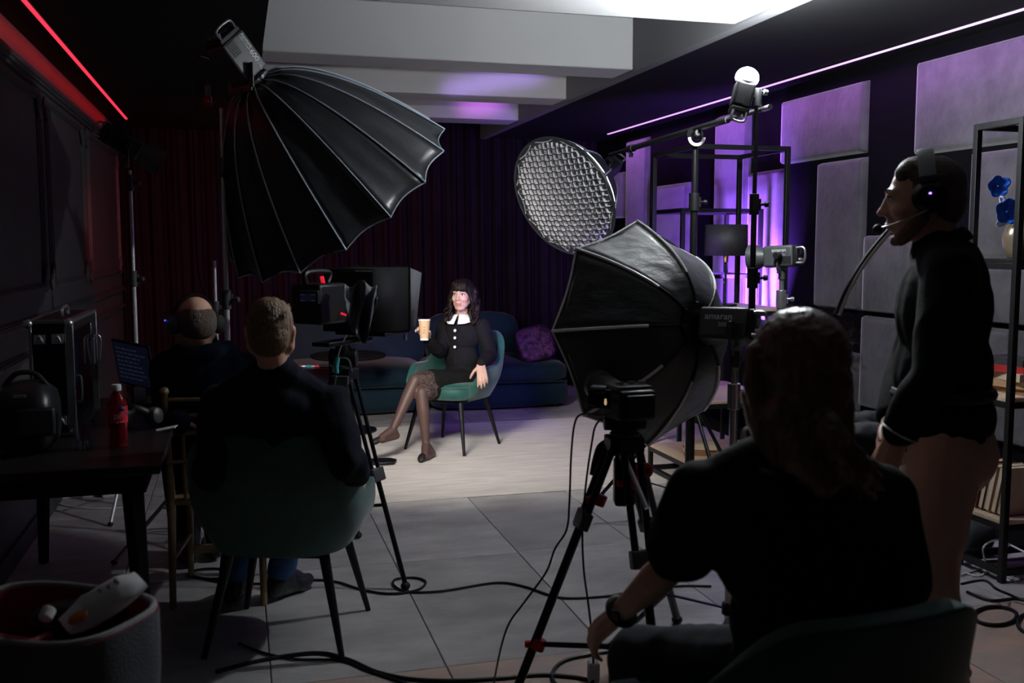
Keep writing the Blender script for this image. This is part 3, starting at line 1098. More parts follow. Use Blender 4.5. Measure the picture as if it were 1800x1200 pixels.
# added violet lamp, unseen behind the parabolic softbox, throwing patches on the beams
pl0 = P(640, 300, 5.5)
t = thing('added_panel_lamp', 'added violet panel lamp, unseen behind the huge parabolic softbox', 'lamp', pl0)
aim = V((1.87, 7.26, 2.71))
dp_ = (aim - pl0).normalized()
Mq = axes(dp_)
q = MB(); q.box(pl0 + dp_ * .03, (.66, .03, .12), Mq); q.build('housing', M['plastic_black'], t, bevel=.004)
q = MB(); q.bar(P(646, 238, 5.2), pl0 + dp_ * .02, .02, .02); q.build('clamp', M['plastic_black'], t, bevel=.003)
lamp('added_panel_beam', 'AREA', pl0 + dp_ * .05, aim, BEAM_A, (.45, .25, 1), t, along=Mq @ V((1, 0, 0)), shape='RECTANGLE', size=.08, size_y=.62, spread=R_(7))
lamp('added_panel_beam', 'AREA', pl0 + dp_ * .05, V((1.93, 8.58, 2.69)), BEAM_B, (.75, .16, 1), t, along=Mq @ V((1, 0, 0)), shape='RECTANGLE', size=.08, size_y=.62, spread=R_(5))
# ------------------------------------------------------------ furniture
def green_chair(loc, f, label, rim=.0):
    f = V((f.x, f.y, 0)).normalized()
    t = thing('velvet_chair', label, 'chair', loc, 'green velvet chairs', rz=math.atan2(f.y, f.x) - math.pi / 2)
    W = world_of(t)
    def L(x, y, z):
        return W @ V((x, y, z))
    A = R_(128)
    rows = []
    NA, NZ = 48, 12
    for j in range(NZ + 1):
        row = []
        for i in range(NA + 1):
            a = -A + 2 * A * i / NA
            ca, sa = math.cos(a), math.sin(a)
            k = 1 / (abs(ca) ** 2.8 + abs(sa) ** 2.8) ** (1 / 2.8)
            back = sm((R_(75) - abs(a)) / R_(50))
            top = .615 + .235 * back
            end = sm((abs(a) - R_(100)) / R_(28))
            top -= .11 * end
            bot = .39
            tt = j / NZ
            z = bot + (top - bot) * tt
            r = .222 + .075 * math.sin(min(1, tt * 1.25) * math.pi / 2) + .05 * tt * back
            row.append(L(r * sa * k * 1.02, -r * ca * k - .0, z))
        rows.append(row)
    q = MB(); q.grid(rows)
    sh = q.build('backrest', M['velvet_green'], t, solid=.05, bevel=.016, seg=3, angle=180, off=0)
    sh.modifiers['bevel'].angle_limit = R_(60)
    rr = []
    for (kz, kr) in ((.385, .80), (.39, .97), (.43, 1.02), (.475, 1.0), (.498, .92), (.506, .7), (.508, .3)):
        row = []
        for i in range(40):
            a = 2 * math.pi * i / 40
            ca, sa = math.cos(a), math.sin(a)
            k = 1 / (abs(ca) ** 3.4 + abs(sa) ** 3.4) ** (1 / 3.4)
            row.append(L(.255 * sa * k * kr, .27 * ca * k * kr + .03, kz))
        rr.append(row)
    q = MB(); q.grid(rr, closed=True)
    q.add(rr[0], [tuple(range(39, -1, -1))]); q.add(rr[-1], [tuple(range(40))])
    q.build('seat', M['velvet_green'], t, angle=180)
    q = MB(); q.tube([L(.255 * 1.0 * math.sin(2 * math.pi * i / 40) / (abs(math.cos(2 * math.pi * i / 40)) ** 3.4 + abs(math.sin(2 * math.pi * i / 40)) ** 3.4) ** (1 / 3.4),
                        .27 * math.cos(2 * math.pi * i / 40) / (abs(math.cos(2 * math.pi * i / 40)) ** 3.4 + abs(math.sin(2 * math.pi * i / 40)) ** 3.4) ** (1 / 3.4) + .03, .478) for i in range(40)], .006, 6, closed=True)
    q.build('piping', M['velvet_green'], t)
    q = MB()
    q.box(L(0, .02, .37), (.36, .36, .03), W.to_3x3())
    q.build('seat_frame', M['metal_black'], t, bevel=.005)
    for sx in (-1, 1):
        for sy in (-1, 1):
            q = MB(); q.cyl(L(.17 * sx, .02 + .17 * sy, .40), L(.255 * sx, .02 + .255 * sy, .0), .021, .0105, n=14)
            q.build('leg', M['metal_black'], t)
    return t

ch1 = P(798, 700, 7.42); ch1.z = .009
f1 = (RGT * -.245 + FH * -.45).normalized()
green_chair(ch1, f1, 'green velvet armchair on the cream rug under the woman in the black dress')
rm = G(608, 1165) - RGT * .26
ch2 = rm + FH * .26
green_chair(ch2, (FH + RGT * .04), 'green velvet armchair seen from behind under the man in the navy shirt, left')
ch3 = V((P(1352, 1000, 2.08).x, P(1352, 1000, 2.08).y, 0))
f3 = (FH * .9 - RGT * .35).normalized()
green_chair(ch3, f3, 'green velvet armchair under the ponytailed woman, right foreground')
q = MB()
c4 = P(60, 1000, 2.12)
t = thing('crate', 'plain black crate under the open bag, lower left corner', 'crate', (c4.x, c4.y, 0))
M4 = axes((FH * .92 + RGT * .3).normalized())
q.box((c4.x, c4.y, .20), (.56, .40, .40), M4); q.build('crate_body', M['plastic_black'], t, bevel=.012)
q = MB(); q.box((c4.x, c4.y, .408), (.57, .41, .02), M4); q.build('lid', M['plastic_black'], t, bevel=.006)

# gilded side chair
cc = P(392, 800, 4.30); cc.z = 0
f5 = (FH - RGT * .12).normalized()
t = thing('side_chair', 'gilded wooden side chair under the man with headphones', 'chair', cc, rz=math.atan2(f5.y, f5.x) - math.pi / 2)
W = world_of(t)
L5 = lambda x, y, z: W @ V((x, y, z))
q = MB(); q.box(L5(0, 0, .45), (.40, .40, .035), W.to_3x3()); q.build('seat', M['wood_gold'], t, bevel=.012)
for sx in (-1, 1):
    q = MB(); q.cyl(L5(.18 * sx, .18, .44), L5(.19 * sx, .2, 0), .016, .013, n=12); q.build('leg', M['wood_gold'], t)
    q = MB(); q.cyl(L5(.185 * sx, -.2, 0), L5(.18 * sx, -.19, .46), .014, .017, n=12)
    q.cyl(L5(.18 * sx, -.19, .46), L5(.185 * sx, -.23, .9), .017, .013, n=12); q.ell(L5(.185 * sx, -.231, .915), .019)
    q.build('leg', M['wood_gold'], t)
    q = MB(); q.cyl(L5(.185 * sx, -.2, .2), L5(.185 * sx, .19, .2), .01, n=10); q.build('stretcher', M['wood_gold'], t)
for z in (.62, .74, .815, .88):
    q = MB(); q.cyl(L5(-.185, -.205 - (z - .5) * .06, z), L5(.185, -.205 - (z - .5) * .06, z), .009, n=10); q.build('rung', M['wood_gold'], t)
for k in range(5):
    q = MB(); q.cyl(L5(-.12 + .06 * k, -.2, .46), L5(-.12 + .06 * k, -.219, .74), .008, n=8); q.build('spindle', M['wood_gold'], t)
q = MB(); q.box(L5(0, .2, .13), (.36, .02, .04), W.to_3x3()); q.build('stretcher', M['wood_gold'], t, bevel=.003)

# sofa
def cushion(q, c, size, puff=.03, n=12, pw=4.0, M3=None):
    """rounded block with crowned faces"""
    hx, hy, hz = [s / 2 for s in size]
    vs, rows = [], []
    for j in range(n + 1):
        t_ = -math.pi / 2 + math.pi * j / n
        row = []
        for i in range(4 * n):
            p = 2 * math.pi * i / (4 * n)
            d = V((math.cos(t_) * math.cos(p), math.cos(t_) * math.sin(p), math.sin(t_)))
            k = 1 / (abs(d.x) ** pw + abs(d.y) ** pw + abs(d.z) ** pw) ** (1 / pw)
            d = d * k
            e = puff * (1 - min(1, abs(d.x) ** 2)) * (1 - min(1, abs(d.y) ** 2))
            v_ = V((d.x * hx, d.y * hy, d.z * hz + (e if d.z > 0 else 0)))
            row.append(V(c) + (M3 @ v_ if M3 else v_))
        rows.append(row)
    q.grid(rows, closed=True)

t = thing('sofa', 'long low navy velvet sofa before the dark curtain', 'sofa', (1.7, 9.2, 0))
SX = [(.25, 1.66), (1.68, 2.98)]
for i, (a, b) in enumerate(SX):
    q = MB(); cushion(q, ((a + b) / 2, 9.22, .14), (b - a, 1.08, .25), 0, 12, 9); q.build('base', M['sofa'], t, angle=180)
    q = MB(); cushion(q, ((a + b) / 2, 9.20, .335), (b - a - .01, 1.10, .19), .025, 14, 6); q.build('seat_cushion', M['sofa'], t, angle=180)
    q = MB(); q.tube(spline([(a + .06, 8.655, .262), (b - .06, 8.655, .262)], 4), .007, 6); q.build('piping', M['sofa'], t)
for a, b in ((.30, 1.02), (1.04, 1.76), (1.78, 2.72)):
    q = MB(); cushion(q, ((a + b) / 2, 9.66, .58), (b - a, .26, .50), .02, 14, 5, Matrix.Rotation(R_(-7), 3, 'X')); q.build('back_cushion', M['sofa'], t, angle=180)
for x in (.4, 2.85):
    for y in (8.8, 9.6):
        q = MB(); q.cyl((x, y, 0), (x, y, .05), .025, n=12); q.build('foot', M['plastic_black'], t)
q = MB()
pc = P(940, 604, 9.28)
cushion(q, pc, (.36, .13, .34), .0, 16, 4.2, Matrix.Rotation(R_(-24), 3, 'X') @ Matrix.Rotation(R_(-14), 3, 'Y'))
tag(q.build('cushion', M['sequin'], angle=180), 'purple sequin cushion leaning on the right end of the sofa', 'cushion')

# low side table behind the prompter
c0 = P(612, 624, 8.0)
t = thing('side_table', 'low round black side table behind the prompter tripod', 'table', (c0.x, c0.y, 0))
q = MB(); q.lathe([(.285, -.02), (.30, -.012), (.30, .006), (.285, .012)], c0, Z, 40); q.build('table_top', M['black_paint'], t)
q = MB(); q.cyl((c0.x, c0.y, .03), (c0.x, c0.y, c0.z - .02), .025, n=14); q.build('stem', M['metal_black'], t)
q = MB(); q.lathe([(.22, .009), (.22, .022), (.03, .034)], (c0.x, c0.y, 0), Z, 32); q.build('base', M['metal_black'], t)

# metal frame shelves
def frame_shelf(name, label, x0, x1, y0, y1, zt, boards, s=.028, rails=()):
    t = thing(name, label, 'shelf', ((x0 + x1) / 2, (y0 + y1) / 2, 0))
    for x in (x0 + s / 2, x1 - s / 2):
        for y in (y0 + s / 2, y1 - s / 2):
            q = MB(); q.bx((x - s / 2, y - s / 2, 0), (x + s / 2, y + s / 2, zt)); q.build('post', M['metal_black'], t, bevel=.002)
    for z in [zt] + [b[0] for b in boards] + list(rails):
        q = MB()
        for y in (y0, y1 - s):
            q.bx((x0 + s, y, z - s), (x1 - s, y + s, z))
        o = q
        for i, (a, b) in enumerate((((x0 + s, y0, z - s), (x1 - s, y0 + s, z)), ((x0 + s, y1 - s, z - s), (x1 - s, y1, z)),
                                    ((x0, y0 + s, z - s), (x0 + s, y1 - s, z)), ((x1 - s, y0 + s, z - s), (x1, y1 - s, z)))):
            q = MB(); q.bx(a, b); q.build('rail', M['metal_black'], t, bevel=.0015)
    for z, mt in boards:
        if mt:
            q = MB(); q.bx((x0 + .002, y0 + .002, z), (x1 - .002, y1 - .002, z + .018)); q.build('shelf_board', mt, t, bevel=.002)
    return t
frame_shelf('metal_shelf', 'tall open black frame shelf with a black lamp, right of the boom stand', 2.62, 3.26, 5.45, 6.08, 2.1,
            [(.17, M['wood']), (.54, M['wood']), (1.10, M['wood'])], rails=(.04,))
frame_shelf('metal_shelf', 'lower black frame shelf standing behind the tall one by the violet wall', 2.97, 3.6, 6.36, 6.9, 1.76, [(.45, M['wood']), (1.30, None)])
frame_shelf('metal_shelf', 'black frame shelf with vase and books at the right frame edge', 3.25, 3.68, 3.58, 3.88, 2.05,
            [(.265, M['wood']), (.815, M['wood']), (1.425, M['metal_black'])], rails=(.06,))

# black lamp on the shelf
lx, ly, lz = 3.0, 5.76, 1.118
t = thing('table_lamp', 'black drum shade table lamp on the tall centre shelf', 'lamp', (lx, ly, lz))
q = MB(); q.lathe([(.075, 0), (.075, .012), (.012, .018)], (lx, ly, lz), Z, 24); q.build('base', M['metal_black'], t)
q = MB(); q.cyl((lx, ly, lz + .015), (lx, ly, lz + .30), .007, n=10); q.build('stem', M['metal_black'], t)
q = MB(); q.cyl((lx, ly, lz + .28), (lx, ly, lz + .325), .016, n=12); q.build('socket', M['gold'], t)
q = MB(); q.grid([[V((lx + r * math.cos(2 * math.pi * k / 40), ly + r * math.sin(2 * math.pi * k / 40), z)) for k in range(40)] for r, z in ((.136, lz + .32), (.132, lz + .515))], closed=True)
q.build('shade', M['lamp_shade'], t, solid=.003, angle=60)
q = MB(); q.tube([P(1272, 455, 6.2), P(1272, 470, 6.2), P(1272, 494, 6.2)], .0012, 6); q.ell(P(1272, 496, 6.2), .006); q.build('pull_chain', M['gold'], t)


def book(name, c, size, cover, label, rot=None, page=None, group=None):
    """closed book; size = (spine-to-edge, height, thickness); spine at -x"""
    w_, h_, th = size
    M3 = rot or Matrix.Identity(3)
    t = thing(name, label, 'book', c, group)
    c = V(c)
    cv = .003
    q = MB()
    q.box(c + M3 @ V((0, 0, th / 2 - cv / 2)), (w_, h_, cv), M3)
    q.box(c + M3 @ V((0, 0, -th / 2 + cv / 2)), (w_, h_, cv), M3)
    q.build('cover', cover, t, bevel=.001)
    q = MB(); q.box(c + M3 @ V((-w_ / 2 + cv, 0, 0)), (cv * 1.6, h_, th), M3); q.build('spine', cover, t, bevel=.001)
    q = MB(); q.box(c + M3 @ V((cv * .4, 0, 0)), (w_ - cv * 3, h_ - .008, th - 2 * cv), M3); q.build('page_block', page or M['page'], t)
    return t
RX = lambda a: Matrix.Rotation(R_(a), 3, 'X')
RY = lambda a: Matrix.Rotation(R_(a), 3, 'Y')
RZ = lambda a: Matrix.Rotation(R_(a), 3, 'Z')
# two books on the lowest board of the centre shelf
bk = V((2.80, 5.68, .19))
book('book', (bk.x, bk.y, .188 + .02), (.15, .2, .038), M['book_brown'], 'brown book lying lowest on the bottom board of the centre shelf', RZ(70))
book('book', (bk.x + .008, bk.y - .006, .188 + .058), (.15, .2, .036), M['book_cream'], 'cream book lying on the brown one on the centre shelf', RZ(62))
# stack on the right shelf
sx, sy = 3.42, 3.72
z = .833
for (th, cv, lb, rz, dx, dy, w_) in ((.028, M['book_brown'], 'brown book at the bottom of the stack on the right shelf', 5, .02, 0, .15),
                                     (.004, None, None, 0, 0, 0, 0),
                                     (.034, M['book_tan'], 'tan book second from the bottom of the stack on the right shelf', 8, .01, .0, .16),
                                     (.036, M['book_cream'], 'cream book below the red one in the stack on the right shelf', -4, .0, .01, .15),
                                     (.03, M['book_red'], 'red book under the topmost book of the stack on the right shelf', 14, -.005, .035, .17),
                                     (.032, M['book_dark'], 'charcoal covered book topmost of the stack on the right shelf', 6, .0, .03, .15)):
    if cv:
        book('book', (sx + dx, sy + dy, z + th / 2), (w_, .22, th), cv, lb, RZ(rz))
        z += th
    # next
# leaning row on the low board of the right shelf
yb = 3.82
for k, (cv, th, h, lb) in enumerate(((M['book_red'], .035, .23, 'red book leaning furthest left in the low row, right shelf'),
                                      (M['book_dark'], .03, .22, 'dark covered book leaning second from left in the low row, right shelf'),
                                      (M['book_tan'], .034, .225, 'tan book leaning third from left in the low row, right shelf'),
                                      (M['book_brown'], .03, .22, 'brown book leaning fourth from left in the low row, right shelf'),
                                      (M['book_cream'], .026, .235, 'cream book leaning last in the low row, beside the shelf post'))):
    a = -12
    yy = yb - k * .041
    Mb = RX(a) @ RZ(90) @ RY(90) if False else RX(12) @ Matrix(((-1, 0, 0), (0, 0, 1), (0, 1, 0))).transposed()
    book('book', (3.37, yy - .02, .283 + h / 2 + .004), (.16, h, th), cv, lb, Mb)
q = MB()
q.box((3.56, 3.67, .283 + .09), (.16, .05, .18), RX(-8))
tag(q.build('box', M['white_plastic'], bevel=.008), 'white box leaning on the low board behind the right shelf post', 'box')

# vase with orchid on the right shelf
vx, vy, vz = 3.40, 3.745, 1.443
t = thing('vase', 'pewter round vase on the right shelf under the blue orchid', 'vase', (vx, vy, vz))
q = MB(); q.lathe([(.035, 0), (.04, .004), (.062, .06), (.066, .1), (.055, .14), (.03, .165), (.026, .178), (.034, .195), (.030, .195), (.022, .178)], (vx, vy, vz), Z, 32)
q.build('body', M['vase'], t)
t = thing('orchid', 'blue orchid stem with pale leaves standing in the pewter vase', 'flower', (vx, vy, vz + .185))
st = spline([(vx, vy, vz + .12), (vx + .0, vy - .005, vz + .24), P(1771, 362, 4.5), P(1764, 345, 4.5), P(1752, 332, 4.48)], 6)
q = MB(); q.tube(st, .003, 6); q.build('stem', M['petal_white'], t)
def petal(q, c, d, nrm, ln, wd, cup=.25):
    a = d.normalized(); b = nrm.cross(a).normalized(); n_ = a.cross(b)
    rows = []
    for i in range(7):
        t_ = i / 6
        wv = wd * math.sin(math.pi * (t_ * .88 + .06)) ** .7
        rows.append([V(c) + a * ln * t_ + b * wv * s + n_ * cup * (t_ * t_ * ln * .5 + abs(s) ** 2 * wd * .5) for s in (-1, -.5, 0, .5, 1)])
    q.grid(rows)
for (px, py, dd, s, tilt) in ((1768, 372, 4.46, .065, .2), (1785, 368, 4.46, .05, -.6), (1752, 328, 4.46, .055, .5)):
    c = P(px, py, dd)
    fl = MB(); fl.ell(c - FH * .01, .008, None, 10, 8)
    fo = fl.build('flower', M['petal'], t)
    for k in range(5):
        an = tilt + k * 2 * math.pi / 5
        d = RGT * math.cos(an) + Z * math.sin(an) - FH * .2
        q = MB(); petal(q, c, d, -FH, s * (.95 if k else 1.1), s * .48)
        q.build('petal', M['petal'], fo, solid=.001, angle=180)
for (px, py, dx, dz) in ((1772, 385, -.9, -.45), (1782, 392, .2, -.6), (1758, 345, .3, -.5)):
    c = P(px, py, 4.47)
    q = MB(); petal(q, c, RGT * dx + Z * dz, -FH, .065, .018)
    q.build('leaf', M['petal_white'], t, solid=.001, angle=180)

# arched thin floor lamp behind the standing man
t = thing('arc_lamp', 'thin arched pale tube lamp behind the standing man', 'lamp', (P(1650, 800, 3.5).x, P(1650, 800, 3.5).y, 0))
bx_, by_ = P(1650, 800, 3.5).x, P(1650, 800, 3.5).y
pts = spline([V((bx_, by_, .03)), V((bx_, by_, .8)), P(1652, 480, 3.5), P(1630, 395, 3.48), P(1590, 385, 3.46), P(1560, 412, 3.44), P(1520, 462, 3.42), P(1492, 510, 3.4), P(1474, 553, 3.4)], 8)
q = MB(); q.tube(pts, .0085, 10); q.build('arm', M['white_plastic'], t)
q = MB(); q.tube([p - RGT * .008 + Z * .003 for p in pts], .0075, 8); q.build('arm_sleeve', M['plastic_black'], t)
q = MB(); q.lathe([(.13, 0), (.13, .02), (.02, .03)], (bx_, by_, 0), Z, 32); q.build('base', M['metal_black'], t)

# denim clothes over a stool
c0 = P(1530, 765, 3.35)
t = thing('bar_stool', 'black bar stool under the dark denim, left of the standing man', 'stool', (c0.x, c0.y, 0))
q = MB(); q.lathe([(.16, -.03), (.17, -.02), (.17, .0), (.14, .015), (.02, .018)], (c0.x, c0.y, .80), Z, 28); q.build('seat', M['plastic_black'], t)
for k in range(4):
    an = k * math.pi / 2 + .6
    d = V((math.cos(an), math.sin(an), 0))
    q = MB(); q.cyl(V((c0.x, c0.y, .79)) + d * .12, V((c0.x, c0.y, 0)) + d * .2, .012, n=10); q.build('leg', M['metal_black'], t)
q = MB(); q.tube([V((c0.x, c0.y, .3)) + V((math.cos(2 * math.pi * k / 24), math.sin(2 * math.pi * k / 24), 0)) * .172 for k in range(24)], .009, 8, closed=True); q.build('foot_ring', M['metal_black'], t)
q = MB()
for (px, py, d, r) in ((1512, 745, 3.40, .05), (1530, 744, 3.42, .055), (1556, 748, 3.42, .055), (1502, 770, 3.3, .05), (1530, 768, 3.3, .065), (1558, 775, 3.3, .06), (1580, 770, 3.32, .06), (1520, 795, 3.28, .05), (1560, 800, 3.3, .05)):
    q.ell(P(px, py, d), (r * 1.25, r * 1.1, r * .8), axes(FH), 14, 10)
q.cap(P(1505, 748, 3.42), P(1575, 742, 3.45), .04, .05)
q.cap(P(1500, 776, 3.28), P(1575, 764, 3.3), .045, .055)
o = q.flesh('jacket', M['denim'], None, .009, 4, wr=.012, wf=14)
tag(o, 'dark navy denim garment heaped on the stool left of the standing man', 'garment')
# ------------------------------------------------------------ left table and what is on it
TZ = .78
tx0, tx1, ty0, ty1 = -.98, -.26, 3.42, 5.05
t = thing('table', 'dark table with splayed legs along the left wall', 'table', ((tx0 + tx1) / 2, (ty0 + ty1) / 2, 0))
q = MB(); q.bx((tx0, ty0, TZ - .03), (tx1, ty1, TZ)); q.build('table_top', mat('dark lacquered table', (.016, .012, .012), .35, var=.2, bump=.02, bs=60), t, bevel=.004)
q = MB(); q.bx((tx0 + .05, ty0 + .05, TZ - .1), (tx1 - .05, ty1 - .05, TZ - .03)); q.build('apron', M['metal_black'], t, bevel=.003)
for sx, x in ((-1, tx0 + .1), (1, tx1 - .1)):
    for sy, y in ((-1, ty0 + .1), (1, ty1 - .1)):
        q = MB(); q.tube([V((x, y, TZ - .04)), V((x + sx * .04, y + sy * .09, 0))], [.038, .024], 4); q.build('leg', M['metal_black'], t, bevel=.003)

# monitor in its flight case
fx = -.60
fy0, fy1, fz0, fz1 = 4.04, 4.70, TZ + .002, TZ + .442
dp = .155
t = thing('flight_case_monitor', 'monitor built into a black flight case with aluminium edges, on the left table', 'monitor', (fx - dp / 2, (fy0 + fy1) / 2, fz0))
q = MB(); q.bx((fx - dp, fy0, fz0), (fx - .02, fy1, fz1)); q.build('case', M['plastic_black'], t, bevel=.004)
q = MB(); q.bx((fx - .022, fy0 + .05, fz0 + .05), (fx - .012, fy1 - .05, fz1 - .05)); q.build('screen', M['screen_dark'], t)
e = .012
for (a, b) in (((fx - .03, fy0 - .002, fz0), (fx, fy0 + e, fz1)), ((fx - .03, fy1 - e, fz0), (fx, fy1 + .002, fz1)),
               ((fx - .03, fy0 + e, fz1 - e), (fx, fy1 - e, fz1 + .002)), ((fx - .03, fy0 + e, fz0 - .001), (fx, fy1 - e, fz0 + e)),
               ((fx - dp - .002, fy0 - .002, fz0), (fx - dp + e, fy0 + e, fz1)), ((fx - dp - .002, fy1 - e, fz0), (fx - dp + e, fy1 + .002, fz1)),
               ((fx - dp + e, fy0 - .002, fz1 - e), (fx - .03, fy0 + e, fz1 + .002)), ((fx - dp + e, fy0 - .002, fz0 - .001), (fx - .03, fy0 + e, fz0 + e)),
               ((fx - dp - .002, fy0 + e, fz1 - e), (fx - dp + e, fy1 - e, fz1 + .002))):
    q = MB(); q.bx(a, b); q.build('edge_strip', M['alu'], t, bevel=.002)
for x in (fx - dp, fx - .015):
    for z in (fz0 + .012, fz1 - .012):
        q = MB(); q.ell((x, fy0 + .004, z), .018, None, 12, 8); q.build('corner_ball', M['chrome'], t)
for z in (fz0 + .06, fz1 - .07):
    for x in (fx - dp * .75, fx - dp * .35):
        q = MB(); q.box((x, fy0 - .005, z), (.04, .008, .036)); q.tube(spline([(x - .012, fy0 - .012, z - .012), (x, fy0 - .016, z + .012), (x + .012, fy0 - .012, z - .012)], 4), .004, 6)
        q.build('butterfly_latch', M['chrome'], t, bevel=.002)
q = MB()
ym = (fy0 + fy1) / 2
q.tube(spline([(fx - dp / 2, ym - .07, fz1), (fx - dp / 2, ym - .06, fz1 + .03), (fx - dp / 2, ym + .06, fz1 + .03), (fx - dp / 2, ym + .07, fz1)], 6), .008, 8); q.build('handle', M['chrome'], t)
q = MB(); q.tube(spline([(fx + .004, fy0 + .006, fz0 + .13), (fx + .02, fy0 + .006, fz0 + .14), (fx + .02, fy0 + .006, fz0 + .22), (fx + .004, fy0 + .006, fz0 + .23)], 5), .005, 8); q.build('door_bracket', M['alu'], t)
q = MB(); q.tube(spline([(fx + .004, fy1 - .01, fz0 + .33), (fx + .004, fy1 - .14, fz0 + .33), (fx + .004, fy1 - .16, fz0 + .31), (fx + .004, fy1 - .16, fz0 + .22)], 5), .006, 8)
q.tube(spline([(fx + .004, fy1 - .01, fz0 + .33), (fx + .014, fy1 - .005, fz0 + .3), (fx + .004, fy1 - .01, fz0 + .2)], 5), .005, 8); q.build('cable_guard', M['alu'], t)

# prompter laptop screen leaning behind the case
sc0 = P(236, 640, 4.45)
Ms = axes(cdir(.35, .45, .85)) @ RY(9)
t = thing('laptop', 'dark laptop screen with dim text lines on the left table', 'laptop', sc0)
q = MB(); q.box(sc0, (.20, .012, .225), Ms); q.build('lid', M['plastic_black'], t, bevel=.004)
q = MB(); q.box(sc0 - Ms @ V((0, .0072, 0)), (.185, .002, .205), Ms); scn = q.build('screen', M['screen_blue'], t)
for k in range(8):
    w_ = random.uniform(.10, .16)
    x0 = -.08 + w_ / 2
    q = MB()
    x = -.08
    while x < -.08 + w_:
        l = random.uniform(.008, .03)
        q.box(sc0 + Ms @ V((x + l / 2, -.0084, .075 - k * .021)), (l, .0008, .007), Ms)
        x += l + .005
    q.build('text_line', M['screen_text'], scn)
q = MB(); q.box(V((sc0.x, sc0.y, TZ + .012)) - FH * .02 + FH * .1, (.2, .2, .016), axes(FH)); q.build('keyboard_base', M['plastic_black'], t, bevel=.004)
lo_ = sc0 - Ms @ V((0, 0, .11))
q = MB(); q.bar(lo_, V((lo_.x, lo_.y, TZ + .016)) + FH * .0, .14, .01, RGT); q.build('hinge', M['plastic_black'], t)

# bottle of red drink
bc = P(208, 770, 3.58)
bc = V((bc.x, bc.y, TZ))
t = thing('bottle', 'plastic bottle of red drink with white cap on the left table', 'bottle', bc)
pr = [(.026, 0), (.032, .004), (.033, .02), (.0305, .03), (.033, .04), (.0305, .05), (.033, .06), (.0305, .07), (.033, .08), (.033, .085), (.034, .09), (.034, .15), (.031, .165), (.02, .19), (.0135, .2), (.0135, .207)]
q = MB(); q.lathe(pr, bc, Z, 28); q.build('bottle_body', M['drink'], t)
q = MB(); q.lathe([(.016, 0), (.0165, .002), (.0165, .02), (.015, .022)], bc + Z * .205, Z, 24); q.build('cap', M['white_plastic'], t)
q = MB(); q.grid([[bc + V((.0348 * math.cos(2 * math.pi * k / 36), .0348 * math.sin(2 * math.pi * k / 36), z)) for k in range(36)] for z in (.092, .15)], closed=True)
lb = q.build('label', M['label_red'], t, angle=180)
fd = (V((0, 0, 0)) - bc); fd.z = 0; fd.normalize()
rd = Z.cross(fd).normalized()
q = MB(); q.ell(bc + fd * .034 + rd * .014 + Z * .143, (.011, .011, .009), None, 12, 8); q.build('badge', M['blue_print'], lb)
q = MB(); q.bar(bc + fd * .034 - rd * .004 + Z * .094, bc + fd * .030 + rd * .022 + Z * .096, .003, .004); q.build('stripe', M['white_plastic'], lb)
text('lettering', 'Добрый', M['label_white'], lb, bc + fd * .0362 - rd * .012 + Z * .106, rd * .95 + Z * .30, Z, .020)

# clear plastic cup
kc = P(146, 778, 3.55)
kc = V((kc.x, kc.y, TZ))
t = thing('plastic_cup', 'clear plastic cup of water in front of the flight case', 'cup', kc)
q = MB(); q.lathe([(.022, 0), (.024, .002), (.033, .088), (.0345, .09), (.0325, .089), (.0228, .004)], kc, Z, 28); q.build('cup_body', M['glass'], t)
q = MB(); q.lathe([(.0225, .004), (.0255, .034)], kc, Z, 28); q.build('water', mat('water', (.95, .97, 1), .02, trans=1, ior=1.33), t)

# headphones on the table
def headphones(t, c, f, r, band_mt, cup_mt, w_=.022, cups=.036, up=Z):
    """c between the ears, f the wearer's forward; r half width"""
    s = f.cross(up).normalized()
    q = MB()
    pts = [c + s * math.cos(a) * r * 1.02 + up * math.sin(a) * r * 1.45 for a in [math.pi * k / 18 for k in range(19)]]
    q.tube(pts, w_, 8, flat=.35, up=s)
    b = q.build('headband', band_mt, t)
    for sg in (-1, 1):
        q = MB(); q.lathe([(cups * .7, -.012), (cups, -.006), (cups * 1.04, .006), (cups * .9, .022), (cups * .5, .03)], c + s * sg * r * .98, s * sg, 22)
        q.build('ear_cup', cup_mt, t)
        q = MB(); q.lathe([(cups * .95, -.02), (cups * 1.02, -.012), (cups * .9, -.004)], c + s * sg * r * .98, s * sg, 22)
        q.build('ear_pad', M['rubber'], t)
    return s
hc = P(246, 726, 3.95)
hc = V((hc.x, hc.y, TZ + .045))
t = thing('headphones', 'black headphones lying on the left table beside the bottle', 'headphones', hc)
headphones(t, hc, V((.3, .6, .75)).normalized(), .07, M['plastic_black'], M['plastic_grey'], .014, .034, V((-.5, -.6, .5)).normalized())
pp = P(290, 722, 3.9)
pp = V((pp.x, pp.y, TZ + .006))
q = MB(); q.box(pp, (.085, .04, .004), axes(FH) @ RX(6) @ RY(-12))
tag(q.build('note_paper', M['paper']), 'small white paper slip near the table edge, left', 'paper')

